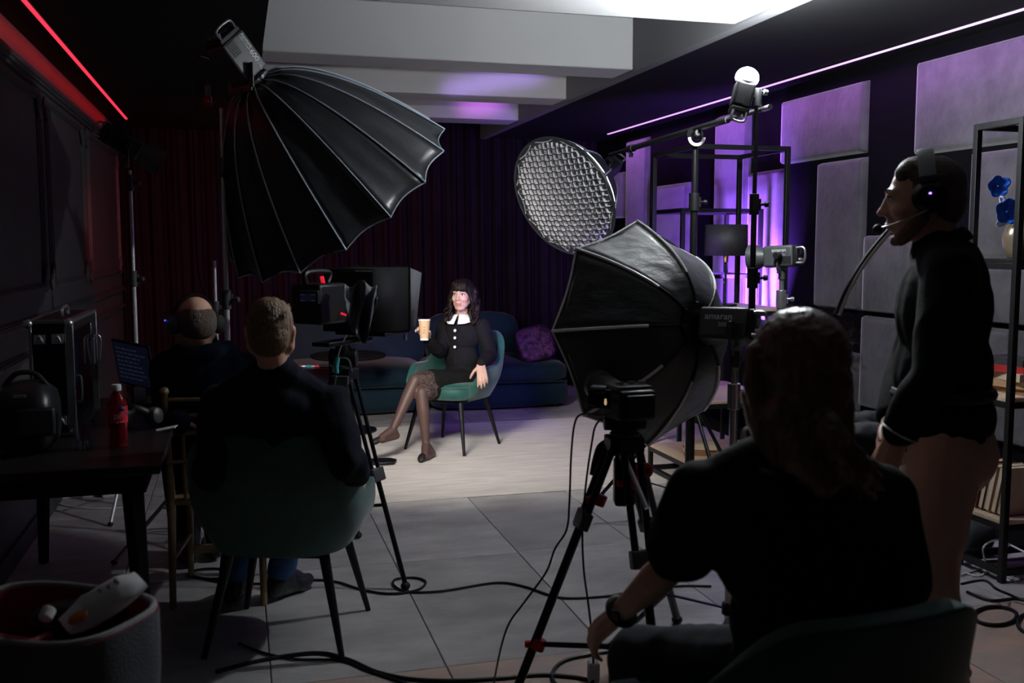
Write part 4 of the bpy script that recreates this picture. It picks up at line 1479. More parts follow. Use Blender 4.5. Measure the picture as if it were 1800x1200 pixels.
# dark camera bag behind the case on the floor side
c0 = P(48, 742, 3.5)
t = thing('camera_bag', 'dark camera bag slumped on the table at the far left edge', 'bag', (c0.x, c0.y, TZ))
q = MB(); cushion(q, (c0.x, c0.y + .02, TZ + .115), (.20, .26, .23), .02, 10, 4); q.build('bag_body', M['nylon'], t, angle=180)
q = MB(); q.tube(spline([(c0.x - .07, c0.y, TZ + .23), (c0.x - .03, c0.y, TZ + .275), (c0.x + .03, c0.y, TZ + .275), (c0.x + .07, c0.y, TZ + .23)], 6), .009, 8); q.build('handle', M['rubber'], t)
q = MB(); q.box((c0.x + .05, c0.y - .12, TZ + .12), (.12, .02, .10), RZ(12)); q.build('front_pocket', M['nylon'], t, bevel=.01)
q = MB(); q.box((c0.x, c0.y - .11, TZ + .21), (.04, .01, .012)); q.build('zip_pull', M['alu'], t, bevel=.002)

# open padded bag on the front chair, lower left
bz = .42
bc = V((P(80, 1060, 2.12).x, P(80, 1060, 2.12).y, bz))
Mb = axes((FH * .92 + RGT * .3).normalized())
t = thing('equipment_bag', 'open charcoal padded bag with dark red lining, lower left corner', 'bag', bc)
def ring(rx, ry, z, n=40, pw=3.2, off=(0, 0)):
    out = []
    for i in range(n):
        a = 2 * math.pi * i / n
        k = 1 / (abs(math.cos(a)) ** pw + abs(math.sin(a)) ** pw) ** (1 / pw)
        out.append(bc + Mb @ V((off[0] + rx * math.cos(a) * k, off[1] + ry * math.sin(a) * k, z)))
    return out
BH = .30
q = MB()
q.grid([ring(.20, .145, 0), ring(.215, .155, .03), ring(.225, .165, BH * .6), ring(.225, .165, BH)], closed=True)
q.add(ring(.20, .145, 0), [tuple(range(40))])
q.build('outer_wall', M['bag'], t, angle=180)
q = MB(); q.grid([ring(.225, .165, BH), ring(.205, .145, BH), ring(.20, .14, .05)], closed=True); q.add(ring(.20, .14, .05), [tuple(range(40))])
q.build('lining', M['leather_red'], t, angle=50)
q = MB(); q.tube(ring(.215, .155, BH + .004), .008, 8, closed=True); q.build('rim_binding', M['bag_trim'], t)
for (x, y, sx_, sy_) in ((-.02, .0, .018, .27), (-.1, -.02, .16, .014)):
    q = MB(); q.box(bc + Mb @ V((x, y, .15)), (sx_, sy_, .2), Mb); q.build('divider', M['leather_red'], t, bevel=.006)
q = MB(); q.tube([bc + Mb @ V((x, -.17 - b, z)) for x, z, b in ((.0, .27, .0), (.02, .2, .025), (.04, .1, .03), (.07, .02, .02))], .018, 8, flat=.3); q.build('strap', M['bag_trim'], t)
q = MB(); q.tube(spline([bc + Mb @ V((.215, -.06, .06)), bc + Mb @ V((.255, -.03, .08)), bc + Mb @ V((.26, .02, .03)), bc + Mb @ V((.22, .0, .0))], 6), .012, 8, flat=.4); q.build('side_loop', M['bag_trim'], t)
q = MB(); q.box(bc + Mb @ V((-.15, -.165, .12)), (.10, .03, .12), Mb); q.build('side_pocket', M['leather_red'], t, bevel=.01)
# things inside the bag
pk0 = P(182, 1058, 2.06)
q = MB()
dk = (RGT * .72 + UPV * .45 + FWD * .55).normalized()
nk0 = 0
nk = (-FWD * .45 + UPV * .9).normalized()
sk = dk.cross(nk).normalized()
rows = []
for j in range(13):
    tt = j / 12
    row = []
    for i in range(24):
        a = 2 * math.pi * i / 24
        wd = .043 * (1 - .25 * abs(2 * tt - 1) ** 3)
        th = .026 * (1 - abs(2 * tt - 1) ** 2.5) + .002
        p = pk0 + dk * (-.085 + .17 * tt) + sk * wd * math.cos(a) + nk * th * math.sin(a)
        p += nk * .006 * noise.noise(p * 45) + sk * .004 * noise.noise(p * 60 + V((3, 1, 2)))
        row.append(p)
    rows.append(row)
q.grid(rows, closed=True); q.add(rows[0], [tuple(range(24))]); q.add(rows[-1], [tuple(range(24))])
t = thing('snack_packet', 'crumpled white packet with orange end sticking out of the open bag', 'packet', pk0)
q.build('wrapper', M['white_plastic'], t, angle=60)
q = MB(); q.ell(pk0 - dk * .062 + nk * .021 + sk * .022, (.02, .016, .006), Matrix((dk, sk, nk)).transposed(), 14, 8); q.build('printed_patch', M['orange'], t)
for k in range(3):
    q = MB(); q.ell(pk0 + dk * (.0 + .018 * k) + nk * .0255 - sk * .004, (.005, .012, .002), Matrix((dk, sk, nk)).transposed(), 10, 6); q.build('printed_mark', M['letter_dim'], t)
q = MB(); cushion(q, bc + Mb @ V((.0, .09, .25)), (.2, .09, .09), .0, 10, 3)
tag(q.build('lens_pouch', M['plastic_black'], angle=180), 'black lens pouch at the back of the open bag', 'pouch')
q = MB(); q.cyl(P(78, 1088, 2.0), P(88, 1078, 2.02) + Z * .01, .014, n=14)
tag(q.build('bottle_cap', M['white_plastic'], bevel=.003), 'small white bottle cap in the open bag, left of the packet', 'bottle_cap')  # a loose bottle cap lying in the bag

# ------------------------------------------------------------ cameras on tripods
def tripod(name, label, apex, feet, locks, mt=None, lock_mt=None, twin=.028, drop=.0, rl=(.0105, .0105), bowl=.05, spread_z=None, low_r=.013):
    mt = mt or M['alu_black']
    t = thing(name, label, 'tripod', (apex.x, apex.y, 0))
    q = MB(); q.lathe([(bowl * .5, -.07), (bowl * .8, -.06), (bowl, -.02), (bowl, .015), (bowl * .8, .02)], apex, Z, 24); q.build('bowl', M['plastic_grey'], t)
    for f, k in zip(feet, locks):
        d = V((f.x - apex.x, f.y - apex.y, 0)).normalized()
        s = d.cross(Z)
        top = apex + d * bowl * .9 - Z * .02
        jt = lerp(top, f, k)
        q = MB()
        for sg in (-1, 1):
            q.cyl(top + s * sg * twin, jt + s * sg * twin * .85, rl[0], n=10)
        lg = q.build('leg', mt, t)
        q = MB(); q.box(top, (.03, twin * 2 + .03, .05), Matrix((d, s, Z)).transposed()); q.build('hinge', M['plastic_black'], lg, bevel=.005)
        ld = (f - top).normalized()
        q = MB(); q.box(jt, (.036, twin * 2 + .03, .06), Matrix((s.cross(ld) * -1, s, ld)).transposed())
        q.build('lock_block', lock_mt or M['plastic_grey'], lg, bevel=.006)
        q = MB(); q.cyl(jt, f + Z * .02, low_r, n=12); q.build('lower_leg', mt, lg)
        q = MB(); q.ell(f + Z * .018, (.022, .022, .018), None, 12, 8); q.build('foot', M['rubber'], lg)
    return t

# prompter camera
ap1 = P(604, 648, 4.42)
ft = [G(713, 1036), G(629, 946), G(478, 1010)]
tp1 = tripod('tripod', 'black twin tube video tripod under the prompter camera', ap1, ft, (.47, .47, .47), rl=(.0095, .0095), twin=.026, low_r=.0115, bowl=.045)
q = MB(); q.cyl(ap1 + Z * .015, ap1 + Z * .10, .035, n=18); q.cyl(ap1 + Z * .05 - RGT * .06, ap1 + Z * .05 + RGT * .06, .04, n=18); q.build('fluid_head', M['plastic_black'], tp1, bevel=.003)
q = MB(); q.box(P(598, 668, 4.36), (.075, .05, .04), axes(FH)); q.tube(spline([P(584, 655, 4.36), P(590, 632, 4.36), P(612, 632, 4.36), P(618, 655, 4.36)], 4), .006, 8); q.build('carry_clamp', M['plastic_grey'], tp1, bevel=.004)
q = MB(); q.tube(spline([P(592, 655, 4.34), P(591, 645, 4.33), P(594, 628, 4.33)], 4), .011, 10); q.build('tape_wrap', M['teal'], tp1)
q = MB(); q.tube(spline([P(593, 640, 4.33), P(596, 618, 4.33), P(608, 588, 4.34)], 6), .004, 8); q.build('tension_lever', M['alu'], tp1)
q = MB(); q.tube(spline([P(591, 660, 4.33), P(586, 690, 4.33), P(582, 730, 4.34), P(578, 765, 4.36)], 6), .003, 6); q.build('cord', M['alu'], tp1)
# mid spreader
q = MB()
for f in ft:
    top = ap1
    q.cyl(V((ap1.x, ap1.y, .33)), lerp(ap1, f, .62), .007, n=8)
q.build('spreader', M['alu_black'], tp1)
q = MB(); q.cyl(P(512, 645, 4.2), P(590, 644, 4.4), .0085, n=10); ph = q.build('pan_handle', M['alu_black'], tp1)
for k, mm in enumerate(('label_red', 'alu', 'teal', 'alu', 'label_red')):
    a = lerp(P(512, 645, 4.2), P(590, 644, 4.4), .1 + .1 * k); b = lerp(P(512, 645, 4.2), P(590, 644, 4.4), .19 + .1 * k)
    q = MB(); q.cyl(a, b, .0092, n=10); q.build('grip_band', M[mm], ph)

pf = cdir(.42, 0, .9); pf.z = 0; pf.normalize()                # where the prompter camera points
pr_ = pf.cross(Z).normalized()
ap_b = ap1 + Z * .11
t = thing('teleprompter', 'black teleprompter hood with draped cloth on the left tripod', 'teleprompter', ap_b)
cx = ap_b + Z * .19
Mp = Matrix((pr_, pf, Z)).transposed()
q = MB(); q.box(ap_b + Z * .012, (.09, .34, .018), Mp); q.build('base_plate', M['alu_black'], t, bevel=.003)
c_h = cx + pf * .16
q = MB()
def rect(c, w_, h_):
    return [c + pr_ * x * w_ / 2 + Z * y * h_ / 2 for x, y in ((-1, -1), (1, -1), (1, 1), (-1, 1))]
q.grid([rect(c_h - pf * .12, .27, .28), rect(c_h + pf * .16, .30, .29)], closed=True)
q.build('hood', M['hood_cloth'], t, solid=.006, angle=30)
q = MB(); q.box(c_h - pf * .12, (.26, .006, .26), Mp); q.build('hood_back', M['rubber'], t)
q = MB(); of_ = c_h + pf * .215
q.grid([rect(c_h + pf * .16, .30, .29), [of_ - pr_ * .155 - Z * .135, of_ + pr_ * .152 - Z * .135, of_ + pr_ * .185 + Z * .118, of_ - pr_ * .185 + Z * .118]], closed=True); q.build('hood_flap', mat('grey hood cloth', (.10, .10, .115), .7, bump=.2, bs=60), t, solid=.004, angle=30)
q = MB(); q.tube([p for p in rect(c_h + pf * .16, .305, .295)], .006, 6, closed=True); q.build('hood_frame', M['alu_black'], t)
q = MB(); q.cyl(c_h + pf * .17 + pr_ * .12 - Z * .15, c_h + pf * .17 + pr_ * .12 - Z * .195, .009, n=10); q.build('thumb_screw', M['alu'], t)
q = MB(); q.box(c_h - Z * .155 + pf * .08, (.27, .22, .018), Mp); q.build('prompter_screen', M['plastic_black'], t, bevel=.004)
# camera body behind the hood
cb = cx - pf * .17
q = MB(); q.box(cb, (.15, .20, .17), Mp); cam1 = q.build('camera_body', M['plastic_black'], t, bevel=.012)
q = MB(); q.cyl(cb + pf * .1, cb + pf * .24, .042, n=24); q.build('lens', M['plastic_black'], t)
q = MB(); q.tube(spline([cb + pf * .06 + Z * .085, cb + pf * .07 + Z * .13, cb - pf * .09 + Z * .13, cb - pf * .09 + Z * .085], 6), .012, 8); q.build('top_handle', M['plastic_black'], t)
q = MB(); q.box(P(567, 492, 4.25), (.016, .01, .034), axes(FH) @ RY(-12)); q.build('tally_lamp', M['rec'], cam1, bevel=.003)
q = MB(); q.box(P(604, 552, 4.24), (.026, .006, .008), axes(FH) @ RY(20)); q.build('tally_lamp', M['rec'], cam1)
vs_ = P(541, 523, 4.05)
q = MB(); q.box(vs_ + FH * .027, (.085, .05, .055), axes(FH)); vf = q.build('rear_panel', M['plastic_black'], t, bevel=.004)
q = MB(); q.box(vs_ + FH * .0, (.062, .003, .032), axes(FH)); q.build('status_display', M['screen_blue'], vf)
for dx in (-.025, -.016, .018, .027):
    for dz in (.012, -.012):
        q = MB(); q.box(vs_ + RGT * dx + Z * dz - FH * .002, (.007, .001, .004), axes(FH)); q.build('readout', M['screen_text'], vf)
q = MB(); q.bar(P(566, 498, 4.22), P(620, 510, 4.3), .012, .006); q.build('cross_rod', M['alu_black'], t)
# blackout cloth
q = MB()
rows = []
for j in range(18):
    tt = j / 17
    row = []
    for i in range(26):
        s_ = i / 25
        x = 606 + (662 - 606) * s_
        sag = math.sin(math.pi * s_) ** .8
        ytop = 498 + 6 * math.sin(s_ * 9)
        ybot = 530 + 70 * sag + 8 * math.sin(s_ * 12)
        y = ytop + (ybot - ytop) * tt
        d = 4.10 + .04 * math.sin(s_ * 17 + tt * 5) * (0.3 + tt) + .05 * (1 - tt) + .03 * math.sin(s_ * 7 - tt * 3)
        row.append(P(x, y, d))
    rows.append(row)
q.grid(rows)
q.build('blackout_cloth', mat('dark drape cloth', (.07, .08, .095), .55, bump=.3, bs=40), t, solid=.004, angle=180)

# foreground camera
ap2 = P(1098, 768, 3.32)
ft2 = [G(908, 1222), G(1188, 1090), G(1148, 1128)]
ft2 = [G(908, 1222), G(1190, 1096), V((P(1165, 1100, 3.12).x, P(1165, 1100, 3.12).y, 0))]
tp2 = tripod('tripod', 'black video tripod with red collars in front of the ponytailed woman', ap2, ft2, (.30, .42, .42), rl=(.0125, .0125), twin=.030, low_r=.0155, bowl=.05)
for k, f in enumerate(ft2):
    for kk in ((.24, .80) if k == 0 else (.17,)):
        a, b = lerp(ap2, f, kk - .02), lerp(ap2, f, kk + .02)
        q = MB(); q.cyl(a, b, .026, n=14); knob(q, lerp(a, b, .5), -RGT, .014, .045); q.build('red_collar', M['red_paint'], tp2, bevel=.003)
q = MB(); q.cyl(lerp(ap2, ft2[0], .80), P(1070, 1136, 3.15), .009, n=10); q.cyl(lerp(ap2, ft2[1], .8), P(1070, 1136, 3.15), .009, n=10); q.build('spreader', M['alu_black'], tp2)
q = MB(); q.cyl(ap2 + Z * .015, ap2 + Z * .09, .038, n=18); q.box(ap2 + Z * .10, (.11, .15, .03), axes(FH)); q.cyl(ap2 + Z * .06 - RGT * .07, ap2 + Z * .06 + RGT * .07, .036, n=18); q.build('fluid_head', M['plastic_black'], tp2, bevel=.004)
q = MB(); q.cyl(P(1076, 752, 3.36), P(1137, 893, 3.16), .0085, n=12); h_ = q.build('pan_handle', M['alu'], tp2)
q = MB(); q.cyl(P(1093, 795, 3.31), P(1102, 818, 3.27), .0125, n=12); q.build('tape_wrap', M['yellow'], h_)
q = MB(); q.tube(spline([P(1110, 818, 3.34), P(1128, 818, 3.34), P(1141, 820, 3.34), P(1141, 832, 3.34), P(1126, 838, 3.34)], 5), .011, 8); q.build('carry_clamp', M['red_paint'], tp2)
q = MB(); q.tube(spline([P(1076, 775, 3.4), P(1058, 785, 3.4), P(1050, 805, 3.4), P(1044, 835, 3.4)], 5), .016, 10); q.build('leg_sleeve', M['plastic_black'], tp2)
q = MB(); q.box(ap2 - Z * .15, (.07, .07, .16), axes(FH)); q.build('bowl_clamp', M['plastic_black'], tp2, bevel=.012)
cbz = P(1104, 708, 3.26)
cf = cdir(-.35, 0, .94); cf.z = 0; cf.normalize()
cr_ = cf.cross(Z)
Mc = Matrix((cr_, cf, Z)).transposed()
t = thing('cinema_camera', 'black video camera with side screen on the right tripod', 'camera', cbz - Z * .08)
q = MB(); q.box(cbz, (.13, .15, .10), Mc); q.build('body', M['plastic_black'], t, bevel=.012)
q = MB(); q.box(cbz + Z * .055, (.125, .10, .012), Mc); q.build('top_plate', M['plastic_grey'], t, bevel=.003)
for dx in (-.03, .01, .05):
    q = MB(); q.cyl(cbz + cr_ * dx + Z * .06, cbz + cr_ * dx + Z * .072, .012, n=12); q.build('dial', M['alu'], t)
q = MB(); q.lathe([(.04, 0), (.042, .03), (.048, .05), (.048, .13), (.054, .135), (.054, .16), (.046, .16)], cbz + cf * .07 + Z * .012, (cf + Z * .12).normalized(), 28); q.build('lens', M['plastic_grey'], t)
q = MB(); q.box(cbz - cf * .085 + Z * .0, (.10, .02, .075), Mc); q.build('battery', M['plastic_black'], t, bevel=.004)
ls = P(1054, 701, 3.18)
Ml = axes(FH) @ RZ(-14)
q = MB(); q.box(ls, (.075, .010, .062), Ml); lsc = q.build('side_screen', M['plastic_black'], t, bevel=.004)
q = MB(); q.box(ls - Ml @ V((0, .0055, 0)), (.066, .001, .052), Ml); q.build('display', M['screen_dark'], lsc)
q = MB(); q.ell(ls - Ml @ V((-.02, .0065, .002)), (.004, .0008, .005), Ml, 8, 6); q.ell(ls - Ml @ V((-.02, .0065, .010)), (.0045, .0008, .009), Ml, 8, 6); q.build('monitor_image', mat('tiny lit monitor figure', (.3, .2, .1), .5, emit=(.9, .6, .3), es=.5), lsc)
for dx in (-.028, -.018, -.004, .01):
    q = MB(); q.box(ls - Ml @ V((-dx, .0062, -.021 if dx > -.01 else .021)), (.005, .0006, .002), Ml); q.build('readout', M['letter'], lsc)
q = MB(); q.bar(ls + RGT * .035 - Z * .0, cbz - cr_ * .06, .016, .01); q.build('hinge', M['plastic_black'], t)
q = MB(); q.box(ls - Z * .0 + Z * .036 + FH * .02, (.05, .05, .008), Ml); q.build('hinge_cap', M['alu'], t, bevel=.002)
q = MB(); q.cyl(cbz - Z * .05, ap2 + Z * .11, .03, n=14); q.build('quick_plate', M['plastic_black'], t)

# ------------------------------------------------------------ cables and small things on the floor
def cable(name, label, pts, mt, r=.005, n=8, cat='cable', group=None):
    q = MB(); q.tube(spline(pts, n), r, 8)
    return tag(q.build(name, mt), label, cat, group)
f_ = lambda x, y, z=.006: G(x, y, z)
cable('cable', 'black cable running across the grey tiles past the prompter tripod', [f_(330, 1010), f_(400, 1024), f_(470, 1025), f_(540, 1019), f_(590, 1022), f_(640, 1037), f_(690, 1043), f_(735, 1036), f_(748, 1022), f_(728, 1015), f_(695, 1018), f_(694, 1030), f_(720, 1040), f_(780, 1038), f_(870, 1024), f_(920, 1030), f_(985, 1050), f_(1060, 1048), f_(1100, 1042), f_(1190, 1030), f_(1250, 1030)], M['cable_black'], .0055)
cable('cable', 'thick black cable along the rust tiles at the bottom of the picture', [f_(380, 1180), f_(450, 1162), f_(520, 1150), f_(570, 1148), f_(615, 1160), f_(660, 1180), f_(720, 1193), f_(800, 1196), f_(880, 1192), f_(950, 1186), f_(1010, 1190), f_(1045, 1198)], M['cable_black'], .008)
cable('cable', 'second black cable crossing behind the front chair leg', [f_(420, 1130), f_(460, 1146), f_(520, 1158), f_(600, 1160), f_(640, 1175), f_(700, 1196), f_(760, 1215)], M['cable_black'], .005)
cable('cable', 'black cable loop at the foot of the right tripod', [f_(1110, 1140), f_(1050, 1148), f_(995, 1160), f_(972, 1180), f_(975, 1200), f_(1000, 1215)], M['cable_black'], .007)
cable('cable', 'thin black cable hanging from the video camera to the floor, left one', [P(1082, 730, 3.24), P(1050, 728, 3.28), P(1022, 728, 3.32), P(1010, 745, 3.35), P(1004, 800, 3.36), P(1001, 880, 3.36), P(996, 930, 3.34), P(975, 965, 3.32), P(960, 1005, 3.3), P(920, 1060, 3.26), P(895, 1095, 3.24), P(880, 1140, 3.28), f_(868, 1200, .006)], M['cable_black'], .0035)
cable('cable', 'thin black cable hanging from the video camera to the white adapter', [P(1090, 735, 3.24), P(1062, 735, 3.3), P(1047, 748, 3.36), P(1040, 780, 3.36), P(1030, 850, 3.3), P(1024, 930, 3.25), P(1026, 1000, 3.2), P(1034, 1060, 3.2), P(1041, 1120, 3.2), P(1043, 1165, 3.28)], M['cable_black'], .0035)
ad = G(1043, 1196, 0)
q = MB(); q.box(ad + Z * .035, (.042, .045, .07), axes(FH)); 
tag(q.build('power_adapter', M['white_plastic'], bevel=.006), 'white power adapter on the rust tiles by the right tripod', 'adapter')
# white cable tangle under the table
cable('cable', 'long white cable curving under the left table', [f_(245, 862), f_(243, 885), f_(200, 893), f_(140, 892), f_(100, 884), f_(108, 876), f_(160, 872), f_(200, 866)], M['cable_white'], .005)
for k, lb in enumerate(('white cable coil lying lowest in the tangle under the left table', 'white cable coil in the middle of the tangle under the left table', 'white cable coil on top of the tangle under the left table')):
    cx_, cy_ = 212 + random.uniform(-8, 10), 850 + 7 * (1 - k) + random.uniform(-3, 3)
    rx_, ry_ = random.uniform(24, 36), random.uniform(8, 13)
    cable('cable', lb, [f_(cx_ + rx_ * math.cos(a), cy_ + ry_ * math.sin(a), .006 + .005 * k) for a in [i * .7 + k for i in range(9)]], M['cable_white'], .0045, group='white cable coils')
for k, lb in enumerate(('black cable at the left of the tangle under the left table', 'black cable in the middle of the tangle under the left table', 'black cable at the right of the tangle under the left table')):
    cx_, cy_ = 155 + 30 * k, 842 + random.uniform(-8, 8)
    cable('cable', lb, [f_(cx_ + random.uniform(-40, 40), cy_ + random.uniform(-16, 16), .012 + .005 * k) for _ in range(6)], M['cable_black'], .004, group='black cables under the left table')
for (px, py, lb) in ((192, 872, 'white plug adapter among the tangled cables under the left table'),):
    a_ = G(px, py)
    q = MB(); q.box(a_ + Z * .02, (.09, .045, .04), RZ(25)); q.cyl(a_ + Z * .02 + V((.04, .02, 0)), a_ + Z * .02 + V((.07, .03, 0)), .015, n=12)
    tag(q.build('power_adapter', M['white_plastic'], bevel=.006), lb, 'adapter')
# far left tangle between the chairs
for k, lb in enumerate(('pale cable lying between the table leg and the gilded chair, left one', 'pale cable lying between the table leg and the gilded chair, right one')):
    cx_, cy_ = 312 + 20 * k, 850
    cable('cable', lb, [f_(cx_ + random.uniform(-14, 14), cy_ + random.uniform(-18, 18), .01 + .004 * k) for _ in range(6)], M['cable_white'], .004)
# cable coils at the right edge
cable('cable', 'black cable coil on the rust tiles at the right edge, nearest', [f_(1712 + 38 + 38 * math.cos(a), 1082 + 16 * math.sin(a), .008) for a in [i * .6 for i in range(12)]], M['cable_black'], .008)
cable('cable', 'black cable loop cut by the right frame edge', [f_(1815 + 26 * math.cos(a), 1095 + 18 * math.sin(a), .008) for a in [i * .6 for i in range(11)]], M['cable_black'], .008)
cable('cable', 'black cable passing in front of the right shelf feet', [f_(1700, 1040), f_(1740, 1055), f_(1785, 1052), f_(1830, 1058), f_(1880, 1060)], M['cable_black'], .007)
cable('cable', 'dark cable curving under the right shelf', [f_(1690, 1026, .03), f_(1730, 1020, .08), f_(1752, 1035, .08), f_(1775, 1045, .03), f_(1830, 1068, .01)], M['cable_black'], .006)
cable('cable', 'white cable arching behind the right shelf post', [f_(1690, 1010), f_(1725, 998), f_(1732, 990, .01), P(1728, 965, 4.6), P(1738, 953, 4.6), P(1758, 949, 4.5), P(1785, 962, 4.4), P(1830, 985, 4.3)], M['cable_white'], .0045)
cable('cable', 'short white cable on the floor below the right shelf', [f_(1695, 1005), f_(1720, 1012), f_(1745, 1000), f_(1765, 1010), f_(1785, 1022)], M['cable_white'], .004)
c0 = G(1712, 988)
t = thing('duffel_bag', 'small dark fabric bag on the floor under the right shelf', 'bag', (3.42, 3.98, 0))
q = MB(); cushion(q, (3.42, 4.02, .10), (.22, .24, .19), .02, 10, 3.5); q.build('bag_body', M['bag'], t, angle=180)
q = MB(); q.tube(spline([(3.34, 4.0, .19), (3.38, 4.0, .235), (3.46, 4.0, .235), (3.5, 4.0, .19)], 5), .008, 8); q.build('handle', M['rubber'], t)
# black pouch on the rug
pc = G(676, 813, .012)
q = MB()
w5 = [(-.11, -.02), (-.09, -.04), (.0, -.05), (.075, -.035), (.082, .015), (.03, .04), (-.06, .035), (-.11, .02)]
q.prism([pc + RGT * x + FH * y * 1.8 for x, y in w5], (0, 0, .022))
tag(q.build('pouch', M['plastic_black'], bevel=.006), 'flat black pouch lying on the rug below the crossed foot', 'pouch')
cable('cable', 'dark cable loop by the side chair leg on the floor', [f_(375 + 42 * math.cos(a), 1008 + 9 * math.sin(a)) for a in [i * .6 for i in range(10)]], M['cable_black'], .006)
# ------------------------------------------------------------ people
class Fig:
    """limb plan of one person: joints in world space"""
    def __init__(s, **k):
        s.__dict__.update(k)
        s.k = k.get('k', 1.0)
        u = (s.chest - s.pel).normalized()
        f = (s.fr - u * s.fr.dot(u)).normalized()
        s.tM = axes(f, u)
        hf = s.hf.normalized()
        hu = k.get('hu', Z)
        s.hM = axes(hf, hu)

    def torso(s, q, inf=0.0, slim=1.0, belly=0.0):
        k = s.k
        M_ = s.tM
        e = lambda *r: [x * k * slim + inf for x in r]
        q.ell(s.pel, e(.168, .12, .125), M_)
        q.ell(lerp(s.pel, s.chest, .42), e(.142, .105 + belly, .16), M_)
        q.ell(s.chest, e(.158, .112, .165), M_)
        q.ell(s.chest + M_ @ V((0, -.015, .09)) * k, e(.15, .085, .09), M_)
        for sh in s.sh:
            q.cap(s.chest + M_ @ V((0, -.01, .10)) * k, sh, .075 * k + inf, .058 * k + inf)
            q.cap(s.chest + M_ @ V((0, -.01, -.02)) * k, sh + (s.chest - sh) * .12, .09 * k + inf, .055 * k + inf)
        nb = s.neck
        q.cap(s.chest + M_ @ V((0, -.01, .11)) * k, nb, .085 * k + inf, .058 * k + inf)
        for sh in s.sh:
            q.cap(nb, lerp(nb, sh, .75) , .05 * k + inf, .05 * k + inf)

    def neckm(s, q, inf=0.0):
        hd = s.head
        q.cap(s.neck, hd + s.hM @ V((0, -.022, -.05)) * s.k, .054 * s.k + inf, .05 * s.k + inf)

    def headm(s, q, female=False, detail=True):
        k = s.k
        H = s.hM
        c = s.head
        P3 = lambda x, y, z: c + H @ V((x, y, z)) * k
        E = lambda p, r: q.ell(p, [x * k for x in r], H, 22, 16)
        E(P3(0, -.014, .030), (.073, .094, .084))
        E(P3(0, .022, .0), (.064, .068, .088))
        E(P3(0, .03, -.055), (.054 if not female else .049, .052, .048))
        E(P3(0, .058, -.094), (.027 if not female else .021, .026, .020))
        for sg in (-1, 1):
            E(P3(sg * .036, .052, -.022), (.027, .032, .028))
            if female:
                E(P3(sg * .033, .030, -.050), (.026, .036, .042))
                q.cap(P3(sg * .052, -.005, -.035), P3(sg * .020, .055, -.092), .021 * k, .016 * k)
            else:
                q.cap(P3(sg * .06, -.01, -.04), P3(sg * .026, .055, -.093), .022 * k, .018 * k)
            # ear
            E(P3(sg * .075, -.012, .0), (.008, .019, .033))
            E(P3(sg * .080, -.018, .010), (.007, .015, .022))
            E(P3(sg * .076, -.006, -.026), (.006, .010, .011))
        if detail:
            for sg in (-1, 1):
                q.cap(P3(sg * .012, .082, .030), P3(sg * .044, .070, .030), .011 * k, .009 * k)
            q.cap(P3(0, .083, .022), P3(0, .103, -.018), .0085 * k, .0105 * k)
            E(P3(0, .108, -.022), (.0115, .012, .010))
            for sg in (-1, 1):
                E(P3(sg * .012, .095, -.025), (.0085, .011, .0085))
            E(P3(0, .086, -.052), (.022, .012, .0085))
            E(P3(0, .083, -.066), (.020, .012, .0085))
            E(P3(0, .078, -.040), (.022, .016, .012))

    def arm(s, q, i, inf=0.0, cut=1.0, k2=1.0):
        k = s.k * k2
        a, b, c = s.sh[i], s.el[i], s.wr[i]
        q.cap(a, lerp(a, b, .5), .056 * k + inf, .048 * k + inf)
        q.cap(lerp(a, b, .5), b, .048 * k + inf, .040 * k + inf)
        if cut > .5:
            e = lerp(b, c, (cut - .5) * 2)
            q.cap(b, lerp(b, e, .35), .041 * k + inf, .043 * k + inf)
            q.cap(lerp(b, e, .35), e, .043 * k + inf, lerp(.043, .027, (cut - .5) * 2) * k + inf)

    def leg(s, q, i, inf=0.0, cut=1.0, k2=1.0):
        k = s.k * k2
        a, b, c = s.hip[i], s.kn[i], s.an[i]
        q.cap(a, lerp(a, b, .45), .088 * k + inf, .074 * k + inf)
        q.cap(lerp(a, b, .45), b, .074 * k + inf, .054 * k + inf)
        if cut > .5:
            t = (cut - .5) * 2
            e = lerp(b, c, t)
            q.cap(b, lerp(b, e, .33), .054 * k + inf, .055 * k + inf)
            q.cap(lerp(b, e, .33), lerp(b, e, .65), .055 * k + inf, .043 * k + inf)
            q.cap(lerp(b, e, .65), e, .043 * k + inf, .034 * k + inf)

    def foot(s, q, i, inf=0.0, floor_z=None):
        k = s.k
        a, t = s.an[i], s.toe[i]
        d = (t - a)
        heel = a - V((d.x, d.y, 0)).normalized() * .035 * k + V((0, 0, -.045 * k))
        if getattr(s, 'heel', None) and s.heel[i]:
            heel = s.heel[i]
        q.cap(a, heel, .034 * k + inf, .028 * k + inf)
        ball = lerp(heel, t, .68)
        q.cap(a + d * .1, ball + Z * .012 * k, .034 * k + inf, .030 * k + inf)
        q.cap(heel, ball, .028 * k + inf, .030 * k + inf)
        sd = d.cross(Z).normalized() * .018 * k
        q.cap(ball + sd, t + sd * .6, .024 * k + inf, .017 * k + inf)
        q.cap(ball - sd, t - sd * .8 - d * .06, .024 * k + inf, .015 * k + inf)


